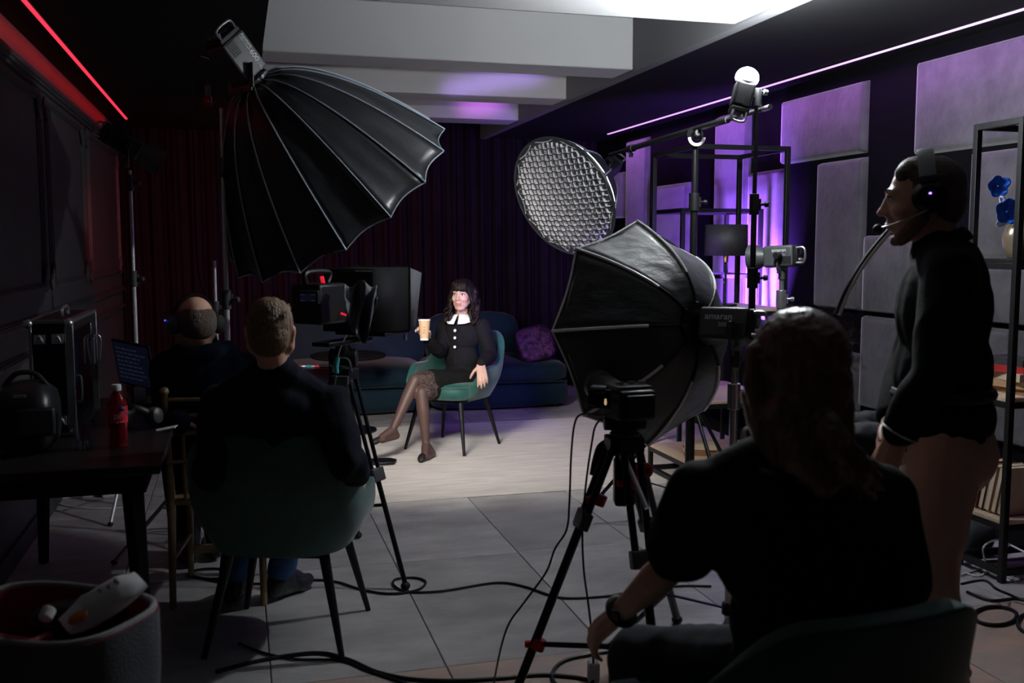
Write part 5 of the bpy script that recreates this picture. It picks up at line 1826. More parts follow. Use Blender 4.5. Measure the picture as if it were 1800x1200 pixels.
def hand(q, w, d, n, t, curl, k=1.0, thumb=(.5, .75, .3), spread=.10):
    """w wrist, d to the fingers, n out of the palm, t to the thumb side; curl per finger in radians"""
    d = d.normalized(); n = (n - d * n.dot(d)).normalized(); t = (t - d * t.dot(d) - n * t.dot(n)).normalized()
    L4 = (.92, 1.0, .94, .76)
    for i in range(4):
        o = .028 - .0185 * i
        base = w + d * (.088 - .004 * abs(i - 1)) * k + t * o * k
        q.cap(w + t * o * .7 * k + d * .01, base, .0135 * k, .0105 * k, 10)
        dir_ = (d + t * (spread * (1.2 - i))).normalized()
        p = base
        ang = 0
        c = curl[i] if isinstance(curl, (list, tuple)) else curl
        for j, (ln, cf) in enumerate(((.044, .55), (.027, 1.0), (.021, .7))):
            ang += c * cf
            dd = dir_ * math.cos(ang) + n * math.sin(ang)
            p2 = p + dd * ln * L4[i] * k
            q.cap(p, p2, (.0102 - .0008 * j) * k, (.0097 - .0011 * j) * k, 10)
            p = p2
    q.cap(w + d * .02 * k, w + d * .075 * k, .016 * k, .014 * k, 10)
    b0 = w + d * .022 * k + t * .018 * k
    td = (d * thumb[0] + t * thumb[1] + n * thumb[2]).normalized()
    b1 = b0 + td * .042 * k
    b2 = b1 + (td * .8 + d * .35 + n * .25).normalized() * .032 * k
    b3 = b2 + (td * .6 + d * .5 + n * .45).normalized() * .024 * k
    q.cap(w + d * .015 * k, b0, .015 * k, .0145 * k, 10)
    q.cap(b0, b1, .0145 * k, .0112 * k, 10); q.cap(b1, b2, .0112 * k, .010 * k, 10); q.cap(b2, b3, .010 * k, .0082 * k, 10)


def face_parts(t, F, lipm=True, browm='brow', gaze=V((0, 1, 0))):
    H, c, k = F.hM, F.head, F.k
    P3 = lambda x, y, z: c + H @ V((x, y, z)) * k
    for sg in (-1, 1):
        q = MB(); q.ell(P3(sg * .031, .0765, .012), (.0125 * k, .0095 * k, .0078 * k), H, 14, 10)
        ey = q.build('eye', M['eye'], t)
        q = MB(); q.ell(P3(sg * .031, .0835, .012) + H @ gaze * .0, (.0062 * k, .0035 * k, .0066 * k), H, 12, 8)
        q.build('iris', M['iris'], ey)
        q = MB(); q.tube(spline([P3(sg * .016, .083, .0135), P3(sg * .024, .0875, .0205), P3(sg * .036, .0855, .0205), P3(sg * .046, .077, .014)], 4), .0023 * k, 6)
        q.build('upper_lash', M['brow'], ey)
        q = MB(); q.tube(spline([P3(sg * .013, .0905, .0335), P3(sg * .031, .086, .0375), P3(sg * .049, .0695, .031)], 5), [.0028 * k] * 5 + [.0032 * k] * 4 + [.0018 * k] * 2, 6, flat=.6)
        q.build('eyebrow', M[browm], t)
    if lipm:
        q = MB()
        q.ell(P3(0, .0915, -.0535), (.0215 * k, .008 * k, .0036 * k), H, 14, 8)
        q.ell(P3(0, .0905, -.0608), (.0185 * k, .008 * k, .0044 * k), H, 14, 8)
        q.build('lips', M['lip'], t)


def skinned(F, name, label, skin, **kw):
    t = thing(name, label, 'person', kw.get('base', V((F.pel.x, F.pel.y, 0))))
    return t

# ============ seated woman in the black dress
d0 = 7.35
fw = (RGT * -.36 + FH * -.85).normalized()
W1 = Fig(k=.97,
         pel=P(812, 662, 7.40), chest=P(813, 588, 7.40), neck=P(812, 556, 7.37), head=P(813, 519, 7.30),
         fr=fw, hf=(RGT * -.30 + FH * -.92 + Z * -.02), hu=(Z + RGT * .05),
         sh=[P(782, 576, 7.48), P(847, 574, 7.34)],
         el=[P(773, 618, 7.32), P(862, 625, 7.32)],
         wr=[P(752, 598, 7.125), P(845, 640, 7.12)],
         hip=[P(797, 672, 7.40), P(826, 672, 7.36)],
         kn=[P(741, 690, 7.04), P(730, 668, 7.06)],
         an=[P(749, 782, 7.02), P(690, 756, 6.95)],
         toe=[P(741, 805, 6.90), P(659, 775, 6.84)])
W1.heel = [P(760, 797, 7.05), None]
t = skinned(W1, 'person', 'woman in a black dress with white collar seated in the green chair holding a cup', 'skin_w')
q = MB()
W1.torso(q, -.012, .92); W1.neckm(q, -.008); W1.headm(q, True)
for i in (0, 1):
    W1.arm(q, i, -.010); W1.leg(q, i, -.014, 1, .98); W1.foot(q, i, -.010)
# right hand round the cup, left hand draped over the arm rest
cupc = P(746, 580, 7.03)
wv = W1.wr[0]
hand(q, wv, (Z * .75 - RGT * .35 + FH * -.25), (RGT * -.2 - FH * .8 + Z * .1) * 1, (FH * -.3 + RGT * .85), [.85, .85, .85, .8], 1.0, thumb=(.55, .6, .6))
hand(q, W1.wr[1], (RGT * .12 - FH * .55 - Z * .78), (FH * .75 - RGT * .1 - Z * .5), (RGT * -.9 - FH * .2), [.40, .38, .42, .5], 1.02, spread=.07)
q.flesh('body', M['skin_w'], t, .0055, 3)
face_parts(t, W1)
# tights
q = MB()
for i in (0, 1):
    W1.leg(q, i, -.006, 1, .98); W1.foot(q, i, -.001)
o = q.flesh('tights', M['tights'], t, .006, 3)
q = MB()
for i in (0, 1):
    ball = lerp(W1.an[i], W1.toe[i], .8)
    dd = (W1.toe[i] - W1.an[i])
    q.ell(lerp(W1.an[i], W1.toe[i], .93) - Z * .004, (.030, .050, .022), axes(dd, Z))
q.flesh('toe_cap', M['tights_dark'], t, .006, 2)
# dress
q = MB()
W1.torso(q, .004, .93)
for i in (0, 1):
    W1.arm(q, i, .012, .97)
    q.cap(W1.sh[i] + (W1.chest - W1.sh[i]) * .05, lerp(W1.sh[i], W1.el[i], .45), .070, .060)
    q.cap(W1.hip[i], lerp(W1.hip[i], W1.kn[i], .70), .102, .084)
q.cap(W1.hip[0], W1.hip[1], .105, .105)
q.cap(lerp(W1.hip[0], W1.kn[0], .55), lerp(W1.hip[1], W1.kn[1], .55), .084, .086)
nk, hF = W1.neck.copy(), W1.tM @ V((0, 1, .0))
nu_ = W1.tM @ V((0, 0, 1))
def neck_hole(p):
    r = p - W1.neck
    h = r.dot(nu_)
    return h > -.012 and (r - nu_ * h).length < .085
q.flesh('dress', M['dress'], t, .0065, 3, wr=.006, wf=13, cut=neck_hole)
q = MB()
for i in (0, 1):
    a, b = lerp(W1.hip[i], W1.kn[i], .70), lerp(W1.hip[i], W1.kn[i], .88)
    q.cap(a, b, .082, .068)
q.cap(lerp(W1.hip[0], W1.kn[0], .74), lerp(W1.hip[1], W1.kn[1], .74), .078, .078)
q.flesh('lace_hem', M['lace'], t, .006, 2)
# collar, two scalloped leaves
tf = W1.tM
for sg in (-1, 1):
    q = MB()
    rows = []
    for j in range(7):
        r = j / 6
        row = []
        for i in range(25):
            s_ = i / 24
            a = R_(8) + s_ * R_(140)
            sc_ = 1 + .26 * abs(math.sin(s_ * math.pi * 3)) * r
            rad = .047 + .052 * r * sc_
            x, y = sg * math.sin(a) * rad * 1.05, math.cos(a) * rad * .92
            z = .012 - .028 * r - .045 * r * max(0, math.cos(a)) - .01 * r * abs(math.sin(a))
            row.append(W1.neck + tf @ V((x, y + .016, z + .004)))
        rows.append(row)
    q.grid(rows)
    q.build('collar', M['collar'], t, solid=.003, angle=180)
q = MB(); q.ell(W1.neck + tf @ V((0, .058, -.012)), .011, None, 10, 8); q.box(W1.neck + tf @ V((.012, .06, -.02)), (.02, .006, .01), tf); q.build('microphone', M['rubber'], t)
ct, cbm = W1.chest, W1.pel
for k, z in enumerate((.028, -.025, -.092)):
    p = W1.chest + tf @ V((-.0 + .004 * k, .128 - .008 * k, z))
    q = MB(); q.ell(p, (.0115, .007, .0115), tf, 14, 8); q.build('button', M['pearl'], t)
# hair: cap, fringe and wavy locks
H, c, kk = W1.hM, W1.head, W1.k
P3 = lambda x, y, z: c + H @ V((x, y, z)) * kk
q = MB()
q.ell(P3(0, -.022, .040), (.084, .098, .086), H, 22, 16)
q.ell(P3(0, -.045, -.02), (.082, .075, .09), H, 22, 16)
random.seed(11)
for k in range(19):
    x = -.058 + .1165 * k / 18
    q.tube(spline([P3(x * .6, .03, .118), P3(x * .85, .078, .095), P3(x, .094 - x * x * 6, .062), P3(x * 1.05, .095 - x * x * 7, .040 - abs(x) * .15 + random.uniform(-.010, .004))], 5),
           [.008] * 9 + [.006] * 3 + [.0045, .0035, .0025, .0015], 6)
for k in range(46):
    a = R_(random.uniform(74, 286))
    sx_, cy_ = math.sin(a), math.cos(a)
    top = P3(sx_ * .075, cy_ * .085 - .02, .06)
    ln = random.uniform(.19, .29)
    pts = [top]
    ph = random.uniform(0, 6)
    for j in range(1, 9):
        f_j = j / 8
        rr = .086 + .040 * f_j + .018 * math.sin(f_j * 12 + ph) * (.4 + f_j)
        aa = a + .14 * math.sin(f_j * 10 + ph)
        p = P3(math.sin(aa) * rr, math.cos(aa) * rr * .95 - .02, .06 - ln * f_j)
        if f_j > .55:
            p += tf @ V((0, .018 * (f_j - .55) * 2, 0))
        pts.append(p)
    sp = spline(pts, 3)
    q.tube(sp, [lerp(.017, .007, (i / len(sp)) ** 1.5) for i in range(len(sp))], 7)
for sg in (-1, 1):
    for k in range(7):
        x0, ph = .066 + .002 * k, random.uniform(0, 6)
        pts = [P3(sg * (x0 - .02), .050 - .006 * k, .085), P3(sg * x0, .048 - .008 * k, .045), P3(sg * (x0 + .012), .040 - .008 * k, .0)]
        for j in range(1, 7):
            pts.append(P3(sg * (x0 + .018 + .012 * math.sin(j * 1.5 + ph)), .034 - .008 * k + .012 * math.cos(j * 1.5 + ph), -.035 * j))
        sp = spline(pts, 4)
        q.tube(sp, [lerp(.014, .006, i / len(sp)) for i in range(len(sp))], 7)
q.flesh('hair', M['hair_dark'], t, .005, 2, wr=.003, wf=40)
# paper cup in her hand
cb_ = P(746, 598, 7.03); cb_t = P(746, 562, 7.03)
tc_ = thing('paper_cup', 'kraft paper coffee cup with white rim held by the woman in the black dress', 'cup', cb_)
up_ = (cb_t - cb_).normalized()
hh = (cb_t - cb_).length
q = MB(); q.lathe([(.030, .012), (.041, hh - .006)], cb_, up_, 28); q.build('sleeve', M['cup'], tc_)
q = MB(); q.lathe([(.029, 0), (.0305, .013)], cb_, up_, 28); q.build('cup_base', M['white_plastic'], tc_)
q = MB(); q.lathe([(.040, hh - .008), (.0435, hh - .004), (.0435, hh + .002), (.040, hh + .004), (.036, hh - .004)], cb_, up_, 28); q.build('rim', M['white_plastic'], tc_)
for k in range(3):
    q = MB(); q.tube(spline([cb_ + up_ * (.05 + .02 * k) - FH * .0355 + RGT * (-.008), cb_ + up_ * (.062 + .018 * k) - FH * .037 + RGT * .002, cb_ + up_ * (.048 + .02 * k) - FH * .0355 + RGT * .01], 4), .0015, 6); q.build('printed_mark', M['dark_letter'], tc_)

# ============ standing man with headset
sf = (RGT * -.93 + FH * .30).normalized()
dm = 2.8
MN = Fig(k=1.05,
         pel=P(1657, 735, 2.84), chest=P(1658, 548, 2.82), neck=P(1648, 436, 2.82), head=P(1622, 352, 2.8),
         fr=sf, hf=(sf + Z * -.10 + FH * .04), hu=(Z + sf * .06),
         sh=[P(1652, 498, 3.0), P(1664, 492, 2.62)],
         el=[P(1600, 640, 3.02), P(1640, 660, 2.52)],
         wr=[P(1568, 735, 2.86), P(1580, 762, 2.56)],
         hip=[P(1648, 775, 2.92), P(1660, 775, 2.76)],
         kn=[P(1628, 1010, 2.95), P(1640, 1020, 2.74)],
         an=[P(1650, 1270, 3.0), P(1668, 1330, 2.78)],
         toe=[P(1570, 1290, 3.02), P(1560, 1370, 2.8)])
MN.sh = [MN.chest + MN.tM @ V((.19, 0, .11)), MN.chest + MN.tM @ V((-.19, 0, .11))]
for i in (0, 1):
    MN.an[i].z = .09
    MN.toe[i].z = .035
t = skinned(MN, 'person', 'standing man in a black shirt and beige trousers wearing a headset, right', 'skin_m')
q = MB()
MN.torso(q, -.012); MN.neckm(q, .004); MN.headm(q)
for i in (0, 1):
    MN.arm(q, i, -.008); MN.leg(q, i, -.012); MN.foot(q, i, -.01)
for i in (0, 1):
    dd = (MN.wr[i] - MN.el[i]).normalized()
    hand(q, MN.wr[i] + dd * .01, (dd * .9 - Z * .45), (MN.tM @ V((1 if i else -1, 0, 0)) * .6 - sf * .5), sf * .9 + Z * .2, [.6, .65, .7, .75], 1.03, thumb=(.75, .5, .25))
q.flesh('body', M['skin_m'], t, .006, 3)
face_parts(t, MN)
q = MB()
MN.torso(q, .012, 1.0, .012)
for i in (0, 1):
    MN.arm(q, i, .016, .97)
q.cap(MN.neck - Z * .045, MN.neck - Z * .0 + MN.hM @ V((0, -.0, 0)), .074, .069)
q.flesh('shirt', M['shirt_black'], t, .0085, 3, wr=.014, wf=6, wst=(1, 1, .7))
q = MB()
q.tube([MN.neck + MN.tM @ V((math.sin(a) * .078, math.cos(a) * .074 - .004, .012 - .03 * math.cos(a))) for a in [R_(14 + 332 * k / 30) for k in range(31)]], [.026] * 31, 10, flat=.25, up=MN.tM @ V((0, 1, 0)))
q.flesh('shirt_collar', M['shirt_black'], t, .006, 2)
q = MB()
q.ell(MN.pel, (.18, .125, .14), MN.tM)
q.ell(MN.pel + MN.tM @ V((0, -.05, -.09)), (.165, .095, .12), MN.tM)
for i in (0, 1):
    MN.leg(q, i, .010)
    q.cap(MN.kn[i], MN.an[i] + Z * .04, .068, .066)
q.flesh('trousers', M['chino'], t, .009, 4, wr=.010, wf=7)
q = MB(); q.tube([MN.pel + MN.tM @ V((math.sin(a) * .178, math.cos(a) * .125, .075)) for a in [2 * math.pi * k / 32 for k in range(32)]], .017, 8, closed=True); q.build('belt', M['rubber'], t)
for i in (0, 1):
    q = MB(); MN.foot(q, i, .010)
    q.flesh('shoe', M['shoe'], t, .008, 2)
# cuffs and watch
q = MB(); dd = (MN.wr[1] - MN.el[1]).normalized(); q.cyl(MN.wr[1] - dd * .03, MN.wr[1] + dd * .005, .047, .045, 20); q.build('cuff', M['shirt_black'], t, bevel=.004)
q = MB(); q.tube([MN.wr[1] - dd * .005 + frame(dd)[0] * math.cos(2 * math.pi * k / 24) * .047 + frame(dd)[1] * math.sin(2 * math.pi * k / 24) * .047 for k in range(24)], .004, 6, closed=True); q.build('bracelet', M['alu'], t)
# hair
H, c, kk = MN.hM, MN.head, MN.k
P3 = lambda x, y, z: c + H @ V((x, y, z)) * kk
q = MB()
q.ell(P3(0, -.022, .037), (.080, .095, .084), H, 24, 16)
q.ell(P3(0, -.052, -.005), (.074, .062, .075), H, 20, 14)
q.cap(P3(-.035, .040, .074), P3(.035, .040, .074), .026 * kk, .026 * kk)
q.ell(P3(0, .012, .088), (.06, .048, .032), H, 20, 12)
for sg in (-1, 1):
    q.cap(P3(sg * .068, .012, .03), P3(sg * .070, .012, -.02), .011, .006)
q.flesh('hair', M['hair_short'], t, .006, 2, wr=.003, wf=50)
q = MB()
for sg in (-1, 1):
    q.cap(P3(sg * .066, .005, -.045), P3(sg * .03, .062, -.098), .0225, .02)
q.cap(P3(-.02, .074, -.1), P3(.02, .074, -.1), .017, .017)
q.flesh('beard', mat('short stubble', (.16, .085, .055), .8, var=.3, vs=200, bump=.3, bs=300), t, .006, 2)
# headset
sd = MN.tM @ V((-1, 0, 0))
hs = thing('headset', 'intercom headset with microphone boom on the standing man', 'headset', P3(0, 0, .1))
q = MB()
q.tube([P3(0, -.012, .01) + H @ V((math.cos(a) * .098, 0, math.sin(a) * .124)) * kk for a in [math.pi * k / 24 for k in range(25)]], .022, 10, flat=.16, up=H @ V((1, 0, 0)))
q.build('headband', M['plastic_grey'] if False else mat('grey padded headband', (.30, .33, .35), .5, bump=.1, bs=90), hs)
for sg in (-1, 1):
    q = MB(); q.lathe([(.03, -.02), (.042, -.014), (.045, .0), (.043, .014), (.03, .026)], P3(sg * .088, -.012, .004), H @ V((sg, 0, 0)), 26); ec = q.build('ear_cup', M['plastic_black'], hs)
    q = MB(); q.box(P3(sg * .100, -.012, .05), (.012, .045, .022), H); q.build('slider', M['plastic_grey'], ec, bevel=.004)
q = MB(); q.ell(P3(-.117, -.014, .012), (.003, .004, .0025), H, 10, 8); q.build('status_lamp', M['led_dot'], hs)
q = MB(); q.tube(spline([P3(-.112, -.004, -.030), P3(-.105, .035, -.045), P3(-.075, .085, -.058), P3(-.040, .112, -.062)], 6), .0022, 8); q.build('mic_boom', M['alu'], hs)
q = MB(); q.ell(P3(-.03, .117, -.064), (.018, .014, .0135), H, 14, 10); q.build('mic_foam', M['rubber'], hs)

# ============ man with cropped hair, seen from behind, left
bf = (FH + RGT * .05).normalized()
ML = Fig(k=1.0,
         pel=P(484, 868, 3.70), chest=P(482, 742, 3.53), neck=P(482, 655, 3.44), head=P(476, 587, 3.40),
         fr=bf, hf=(FH * .95 - RGT * .12 + Z * .02),
         sh=[P(576, 710, 3.50), P(390, 712, 3.50)],
         el=[P(610, 808, 3.42), P(368, 828, 3.44)],
         wr=[P(628, 834, 3.62), P(400, 848, 3.68)],
         hip=[P(520, 866, 3.72), P(448, 866, 3.72)],
         kn=[P(540, 842, 4.12), P(430, 842, 4.12)],
         an=[P(492, 1030, 4.18), P(410, 1030, 4.2)],
         toe=[P(516, 1030, 4.36), P(412, 1010, 4.4)])
ML.an[0] = G(492, 1052); ML.an[0].z = .10
ML.toe[0] = ML.an[0] + (FH * .85 + RGT * .45).normalized() * .17; ML.toe[0].z = .035
ML.an[1].z = .10; ML.toe[1] = ML.an[1] + FH * .17; ML.toe[1].z = .035
t = skinned(ML, 'person', 'man with cropped light brown hair in a dark navy shirt, seen from behind, left', 'skin_m')
q = MB()
ML.torso(q, -.012); ML.neckm(q, .0); ML.headm(q, False)
for i in (0, 1):
    ML.arm(q, i, -.008); ML.leg(q, i, -.012); ML.foot(q, i, -.008)
hand(q, ML.wr[0], (FH * .55 - Z * .75 + RGT * .1), -RGT * .9 + FH * .2, FH * .6 + Z * .5, .7, 1.0)
hand(q, ML.wr[1], (FH * .8 - Z * .35 + RGT * .3), RGT * .6 - Z * .6, FH * .4 + RGT * .6, .5, 1.0)
q.flesh('body', M['skin_m'], t, .0065, 3)
face_parts(t, ML)
q = MB()
ML.torso(q, .018, 1.05)
for i in (0, 1):
    ML.arm(q, i, .020, .96)
q.cap(ML.neck - Z * .07, ML.neck - Z * .015, .078, .070)
q.cap(ML.pel + Z * .05, ML.pel + Z * .14, .16, .15)
q.flesh('shirt', M['shirt_navy'], t, .0085, 3, wr=.022, wf=6.5, wst=(1, 1, .8))
q = MB()
q.ell(ML.pel, (.185, .15, .13), ML.tM)
for i in (0, 1):
    ML.leg(q, i, .016, .97)
    q.cap(ML.kn[i], lerp(ML.kn[i], ML.an[i], .92), .070, .058)
q.flesh('jeans', M['denim_blue'], t, .009, 3, wr=.012, wf=9)
for i in (0, 1):
    q = MB(); ML.foot(q, i, .012); q.ell(lerp(ML.an[i], ML.toe[i], .5) - Z * .04, (.05, .13, .02), axes(ML.toe[i] - ML.an[i], Z))
    q.flesh('shoe', M['shoe'], t, .007, 2, wr=.004, wf=20)
    q = MB(); q.cap(ML.an[i] - Z * .01, ML.an[i] + Z * .065, .044, .041); q.build('sock', M['sock'], t)
H, c, kk = ML.hM, ML.head, ML.k
P3 = lambda x, y, z: c + H @ V((x, y, z)) * kk
q = MB()
q.ell(P3(0, -.020, .040), (.079, .092, .086), H, 24, 16)
q.ell(P3(0, -.050, .0), (.072, .060, .075), H, 20, 14)
q.ell(P3(0, -.035, .085), (.062, .065, .045), H, 20, 14)
random.seed(5)
for k in range(60):
    x, y = random.uniform(-.055, .055), random.uniform(-.09, .06)
    z = .122 - x * x * 9 - (y + .02) ** 2 * 4
    q.cap(P3(x, y, z - .012), P3(x + .012, y + .014, z + .004), .009, .005, 8)
q.flesh('hair', M['hair_brown'], t, .006, 1, wr=.004, wf=55)

# ============ man with headphones and hood, further left
hf_ = (FH * .85 - RGT * .45).normalized()
MH = Fig(k=1.0,
         pel=P(372, 800, 4.32), chest=P(362, 690, 4.22), neck=P(354, 622, 4.16), head=P(343, 571, 4.10),
         fr=hf_, hf=(hf_ + Z * -.25 - RGT * .1), hu=(Z + hf_ * .2),
         sh=[P(425, 655, 4.30), P(296, 652, 4.12)],
         el=[P(420, 740, 4.3), P(300, 735, 4.15)],
         wr=[P(345, 745, 4.35), P(308, 748, 4.3)],
         hip=[P(400, 812, 4.38), P(352, 812, 4.26)],
         kn=[P(372, 800, 4.75), P(330, 800, 4.62)],
         an=[P(380, 1000, 4.8), P(335, 1000, 4.7)],
         toe=[P(370, 1000, 5.0), P(325, 1000, 4.9)])
MH.wr[1] = P(314, 742, 4.02); MH.el[1] = P(303, 738, 4.22); MH.el[0] = P(425, 745, 4.28); MH.wr[0] = P(380, 752, 4.5)
for i in (0, 1):
    MH.an[i].z = .10; MH.toe[i].z = .035
t = skinned(MH, 'person', 'balding man in a navy hooded sweatshirt wearing headphones, seen from behind at the left table', 'skin_m')
q = MB()
MH.torso(q, -.012); MH.neckm(q, .0); MH.headm(q, False)
for i in (0, 1):
    MH.arm(q, i, -.008); MH.leg(q, i, -.012); MH.foot(q, i, -.008)
    hand(q, MH.wr[i], FH * .9 - RGT * .3 - Z * .15, -Z * .8, (RGT if i else -RGT) * .8, .5, 1.0)
q.flesh('body', M['skin_m'], t, .0075, 3)
face_parts(t, MH)
q = MB()
MH.torso(q, .03, 1.04)
for i in (0, 1):
    MH.arm(q, i, .028, .94)
q.cap(MH.pel + Z * .02, MH.pel + Z * .12, .18, .16)
q.flesh('sweatshirt', M['hoodie'], t, .010, 3, wr=.018, wf=6)
q = MB()
fb = MH.tM @ V((0, -1, 0))
nb = MH.neck + Z * .0
q.tube([nb + MH.tM @ V((math.sin(a) * .105, math.cos(a) * .09 - .02, .012 - .03 * math.cos(a))) for a in [2 * math.pi * k / 28 for k in range(28)]], .036, 10, closed=True)
q.ell(nb + fb * .085 - Z * .045, (.105, .05, .085), MH.tM)
q.ell(nb + fb * .10 - Z * .09, (.07, .035, .06), MH.tM)
q.flesh('hood', M['hoodie'], t, .009, 3, wr=.014, wf=9)
q = MB()
q.ell(MH.pel, (.18, .145, .13), MH.tM)
for i in (0, 1):
    MH.leg(q, i, .016, .97)
q.flesh('trousers', M['denim'], t, .011, 3, wr=.01, wf=8)
for i in (0, 1):
    q = MB(); MH.foot(q, i, .012)
    q.flesh('shoe', M['shoe'], t, .009, 2)
q = MB(); dd = (MH.wr[1] - MH.el[1]).normalized(); q.cyl(MH.wr[1] - dd * .02, MH.wr[1] + dd * .004, .043, .041, 18); q.build('white_cuff', M['sock'], t, bevel=.003)
H, c, kk = MH.hM, MH.head, MH.k
P3 = lambda x, y, z: c + H @ V((x, y, z)) * kk
q = MB()
q.ell(P3(0, -.040, .006), (.079, .074, .082), H, 24, 16)
q.ell(P3(0, -.028, .03), (.079, .08, .045), H, 24, 16)
q.flesh('hair', M['hair_short'], t, .007, 2, wr=.003, wf=50)
hp = thing('headphones', 'black headphones worn by the balding man at the left table', 'headphones', P3(0, 0, .1))
headphones(hp, P3(0, -.008, .0), H @ V((0, 1, 0)), .088, M['plastic_black'], M['plastic_grey'], .016, .04, H @ V((0, 0, 1)))
q = MB(); q.ell(P3(-.122, -.012, .02), .0035, None, 8, 6); q.build('status_lamp', M['led_blue'], hp)

# ============ ponytailed woman in the foreground, from behind
rf = (FH * .85 - RGT * .5).normalized()
WP = Fig(k=1.0,
         pel=P(1425, 1160, 2.14), chest=P(1402, 945, 2.03), neck=P(1400, 812, 1.99), head=P(1394, 655, 1.99),
         fr=(FH * .95 - RGT * .3), hf=(FH * .92 - RGT * .36 + Z * -.02),
         sh=[P(1545, 880, 2.02), P(1236, 872, 2.02)],
         el=[P(1580, 1060, 2.05), P(1188, 985, 2.10)],
         wr=[P(1480, 1120, 2.28), P(1088, 1078, 2.28)],
         hip=[P(1480, 1180, 2.2), P(1370, 1180, 2.14)],
         kn=[P(1310, 1120, 2.62), P(1120, 1150, 2.42)],
         an=[P(1300, 1400, 2.7), P(1120, 1400, 2.45)],
         toe=[P(1280, 1390, 2.85), P(1090, 1390, 2.6)])
nkp = WP.chest + (WP.neck - WP.chest)
WP.neck = P(1400, 800, 1.99)
for i in (0, 1):
    WP.an[i].z = .10; WP.toe[i].z = .035
WP.hip = [WP.pel + WP.tM @ V((.09, .03, -.02)), WP.pel + WP.tM @ V((-.09, .03, -.02))]
t = skinned(WP, 'person', 'ponytailed woman in a black t-shirt seen from behind, seated in the right foreground', 'skin_w')
q = MB()
WP.torso(q, -.010); WP.neckm(q, -.002); WP.headm(q, True)
for i in (0, 1):
    WP.arm(q, i, -.004); WP.leg(q, i, -.012); WP.foot(q, i, -.008)
hand(q, WP.wr[1], (FH * .35 - RGT * .45 - Z * .55), (FH * .4 - Z * .7 + RGT * .1), RGT * .75 + FH * .5, [.45, .5, .55, .6], .97, thumb=(.7, .5, .2))
hand(q, WP.wr[0], (FH * .5 - RGT * .8 - Z * .2), -Z, -RGT * .3 + FH * .8, .4, .97)
q.flesh('body', M['skin_m'], t, .006, 3)
face_parts(t, WP)
q = MB()
WP.torso(q, .020, 1.02)
for i in (0, 1):
    a, b = WP.sh[i], WP.el[i]
    q.cap(a, lerp(a, b, .78), .078, .075)
    q.cap(WP.chest + WP.tM @ V((0, 0, .05)), a, .1, .075)
q.cap(WP.pel + Z * .04, WP.pel + Z * .16, .165, .155)
q.cap(WP.neck - Z * .06, WP.neck - Z * .03, .08, .068)
q.flesh('t_shirt', M['shirt_black'], t, .0085, 3, wr=.014, wf=6, wst=(1, 1, .8))
q = MB()
q.ell(WP.pel, (.185, .15, .13), WP.tM)
for i in (0, 1):
    WP.leg(q, i, .018, .97)
q.flesh('jeans', M['denim'], t, .009, 3, wr=.012, wf=8)
for i in (0, 1):
    q = MB(); WP.foot(q, i, .012)
    q.flesh('shoe', M['shoe'], t, .009, 2)
dd = (WP.wr[1] - WP.el[1]).normalized()
fa, fb_, _ = frame(dd)
q = MB(); q.tube([WP.wr[1] - dd * .012 + fa * math.cos(2 * math.pi * k / 24) * .032 + fb_ * math.sin(2 * math.pi * k / 24) * .032 for k in range(24)], .009, 8, closed=True, flat=.5, up=dd); q.build('watch_strap', M['rubber'], t)
q = MB(); q.box(WP.wr[1] - dd * .012 - FH * .026 - RGT * .018, (.026, .026, .009), axes(-FH - RGT * .6) @ RX(90)); q.build('watch_face', M['lens'], t, bevel=.004)
H, c, kk = WP.hM, WP.head, WP.k
P3 = lambda x, y, z: c + H @ V((x, y, z)) * kk
q = MB()
q.ell(P3(0, -.022, .040), (.092, .105, .092), H, 26, 18)
q.ell(P3(0, -.050, -.02), (.088, .075, .095), H, 24, 16)
for sg in (-1, 1):
    q.chain([P3(sg * .085, .0, .04), P3(sg * .092, -.005, -.02), P3(sg * .085, -.02, -.08), P3(sg * .06, -.06, -.11)], [.026, .024, .02, .02])
random.seed(3)
tail0 = P3(.01, -.095, -.10)
base_t = [tail0, P(1450, 742, 1.86), P(1480, 788, 1.83), P(1512, 830, 1.83), P(1532, 862, 1.85)]
q.chain([P3(0, -.08, -.06), tail0], [.05, .032])
q.chain([P(1468, 690, 1.96), P(1474, 770, 1.94), P(1478, 840, 1.9)], [.036, .032, .02])
q.chain([P(1400, 730, 1.93), P(1420, 800, 1.9), P(1450, 850, 1.87)], [.07, .06, .03])
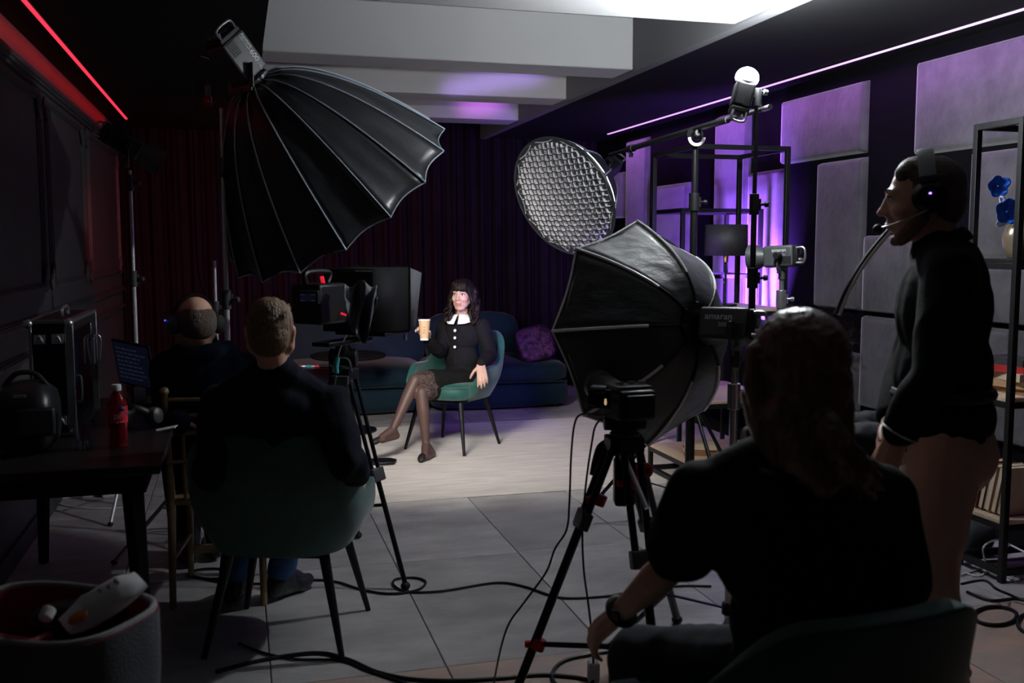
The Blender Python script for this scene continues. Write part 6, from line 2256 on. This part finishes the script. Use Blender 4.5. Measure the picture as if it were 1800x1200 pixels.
q.chain([P(1332, 700, 1.98), P(1350, 760, 1.95), P(1380, 810, 1.92)], [.034, .034, .03])
for k in range(22):
    off = V((random.uniform(-1, 1), random.uniform(-1, 1), random.uniform(-1, 1))) * .016
    off2 = V((random.uniform(-1, 1), random.uniform(-1, 1), random.uniform(-1, 1))) * .022
    sp = spline([p + lerp(off, off2, i / 4) * (1 if i else .6) for i, p in enumerate(base_t)], 5)
    q.tube(sp, [lerp(.010, .0035, i / len(sp)) for i in range(len(sp))], 7)
q.flesh('hair', M['hair_pony'], t, .0055, 1, wr=.004, wf=38)
# loose single hairs that catch the light
q = MB()
for k in range(170):
    a, b = random.uniform(0, 6.28), random.uniform(-.2, 1.3)
    d = V((math.cos(a) * math.cos(b), math.sin(a) * math.cos(b), math.sin(b)))
    p0 = P3(0, -.02, .03) + H @ V((d.x * .088, d.y * .10, d.z * .088))
    p1 = p0 + H @ V((d.x, d.y - .5, d.z - .2)) * .02 + V((random.uniform(-.012, .012), random.uniform(-.012, .012), random.uniform(-.004, .014)))
    p2 = p1 + V((random.uniform(-.02, .02), random.uniform(-.02, .02), random.uniform(-.035, .008)))
    q.tube(spline([p0, p1, p2], 3), .00055, 4)
o = q.build('loose_hair', M['hair_pony'], t); o['kind'] = 'stuff'
q = MB(); q.lathe([(.026, -.012), (.033, 0), (.026, .012)], tail0 + V((0, 0, -.01)), (tail0 - P3(0, -.08, -.06)), 18); q.build('hair_tie', M['rubber'], t)
q = MB(); q.tube(spline([P(1330, 742, 2.12), P(1318, 762, 2.08), P(1322, 800, 2.0), P(1350, 830, 1.92), P(1400, 835, 1.88), P(1450, 812, 1.9)], 6), .014, 8, flat=.6); nh = q.build('neck_headset', M['plastic_black'], t)
q = MB(); q.lathe([(.03, -.015), (.038, 0), (.03, .018)], P(1322, 778, 2.06), -RGT, 20); q.build('ear_cup', M['plastic_black'], nh)
q = MB(); q.ell(P(1316, 795, 2.02), .0035, None, 8, 6); q.build('status_lamp', M['led_blue'], nh)
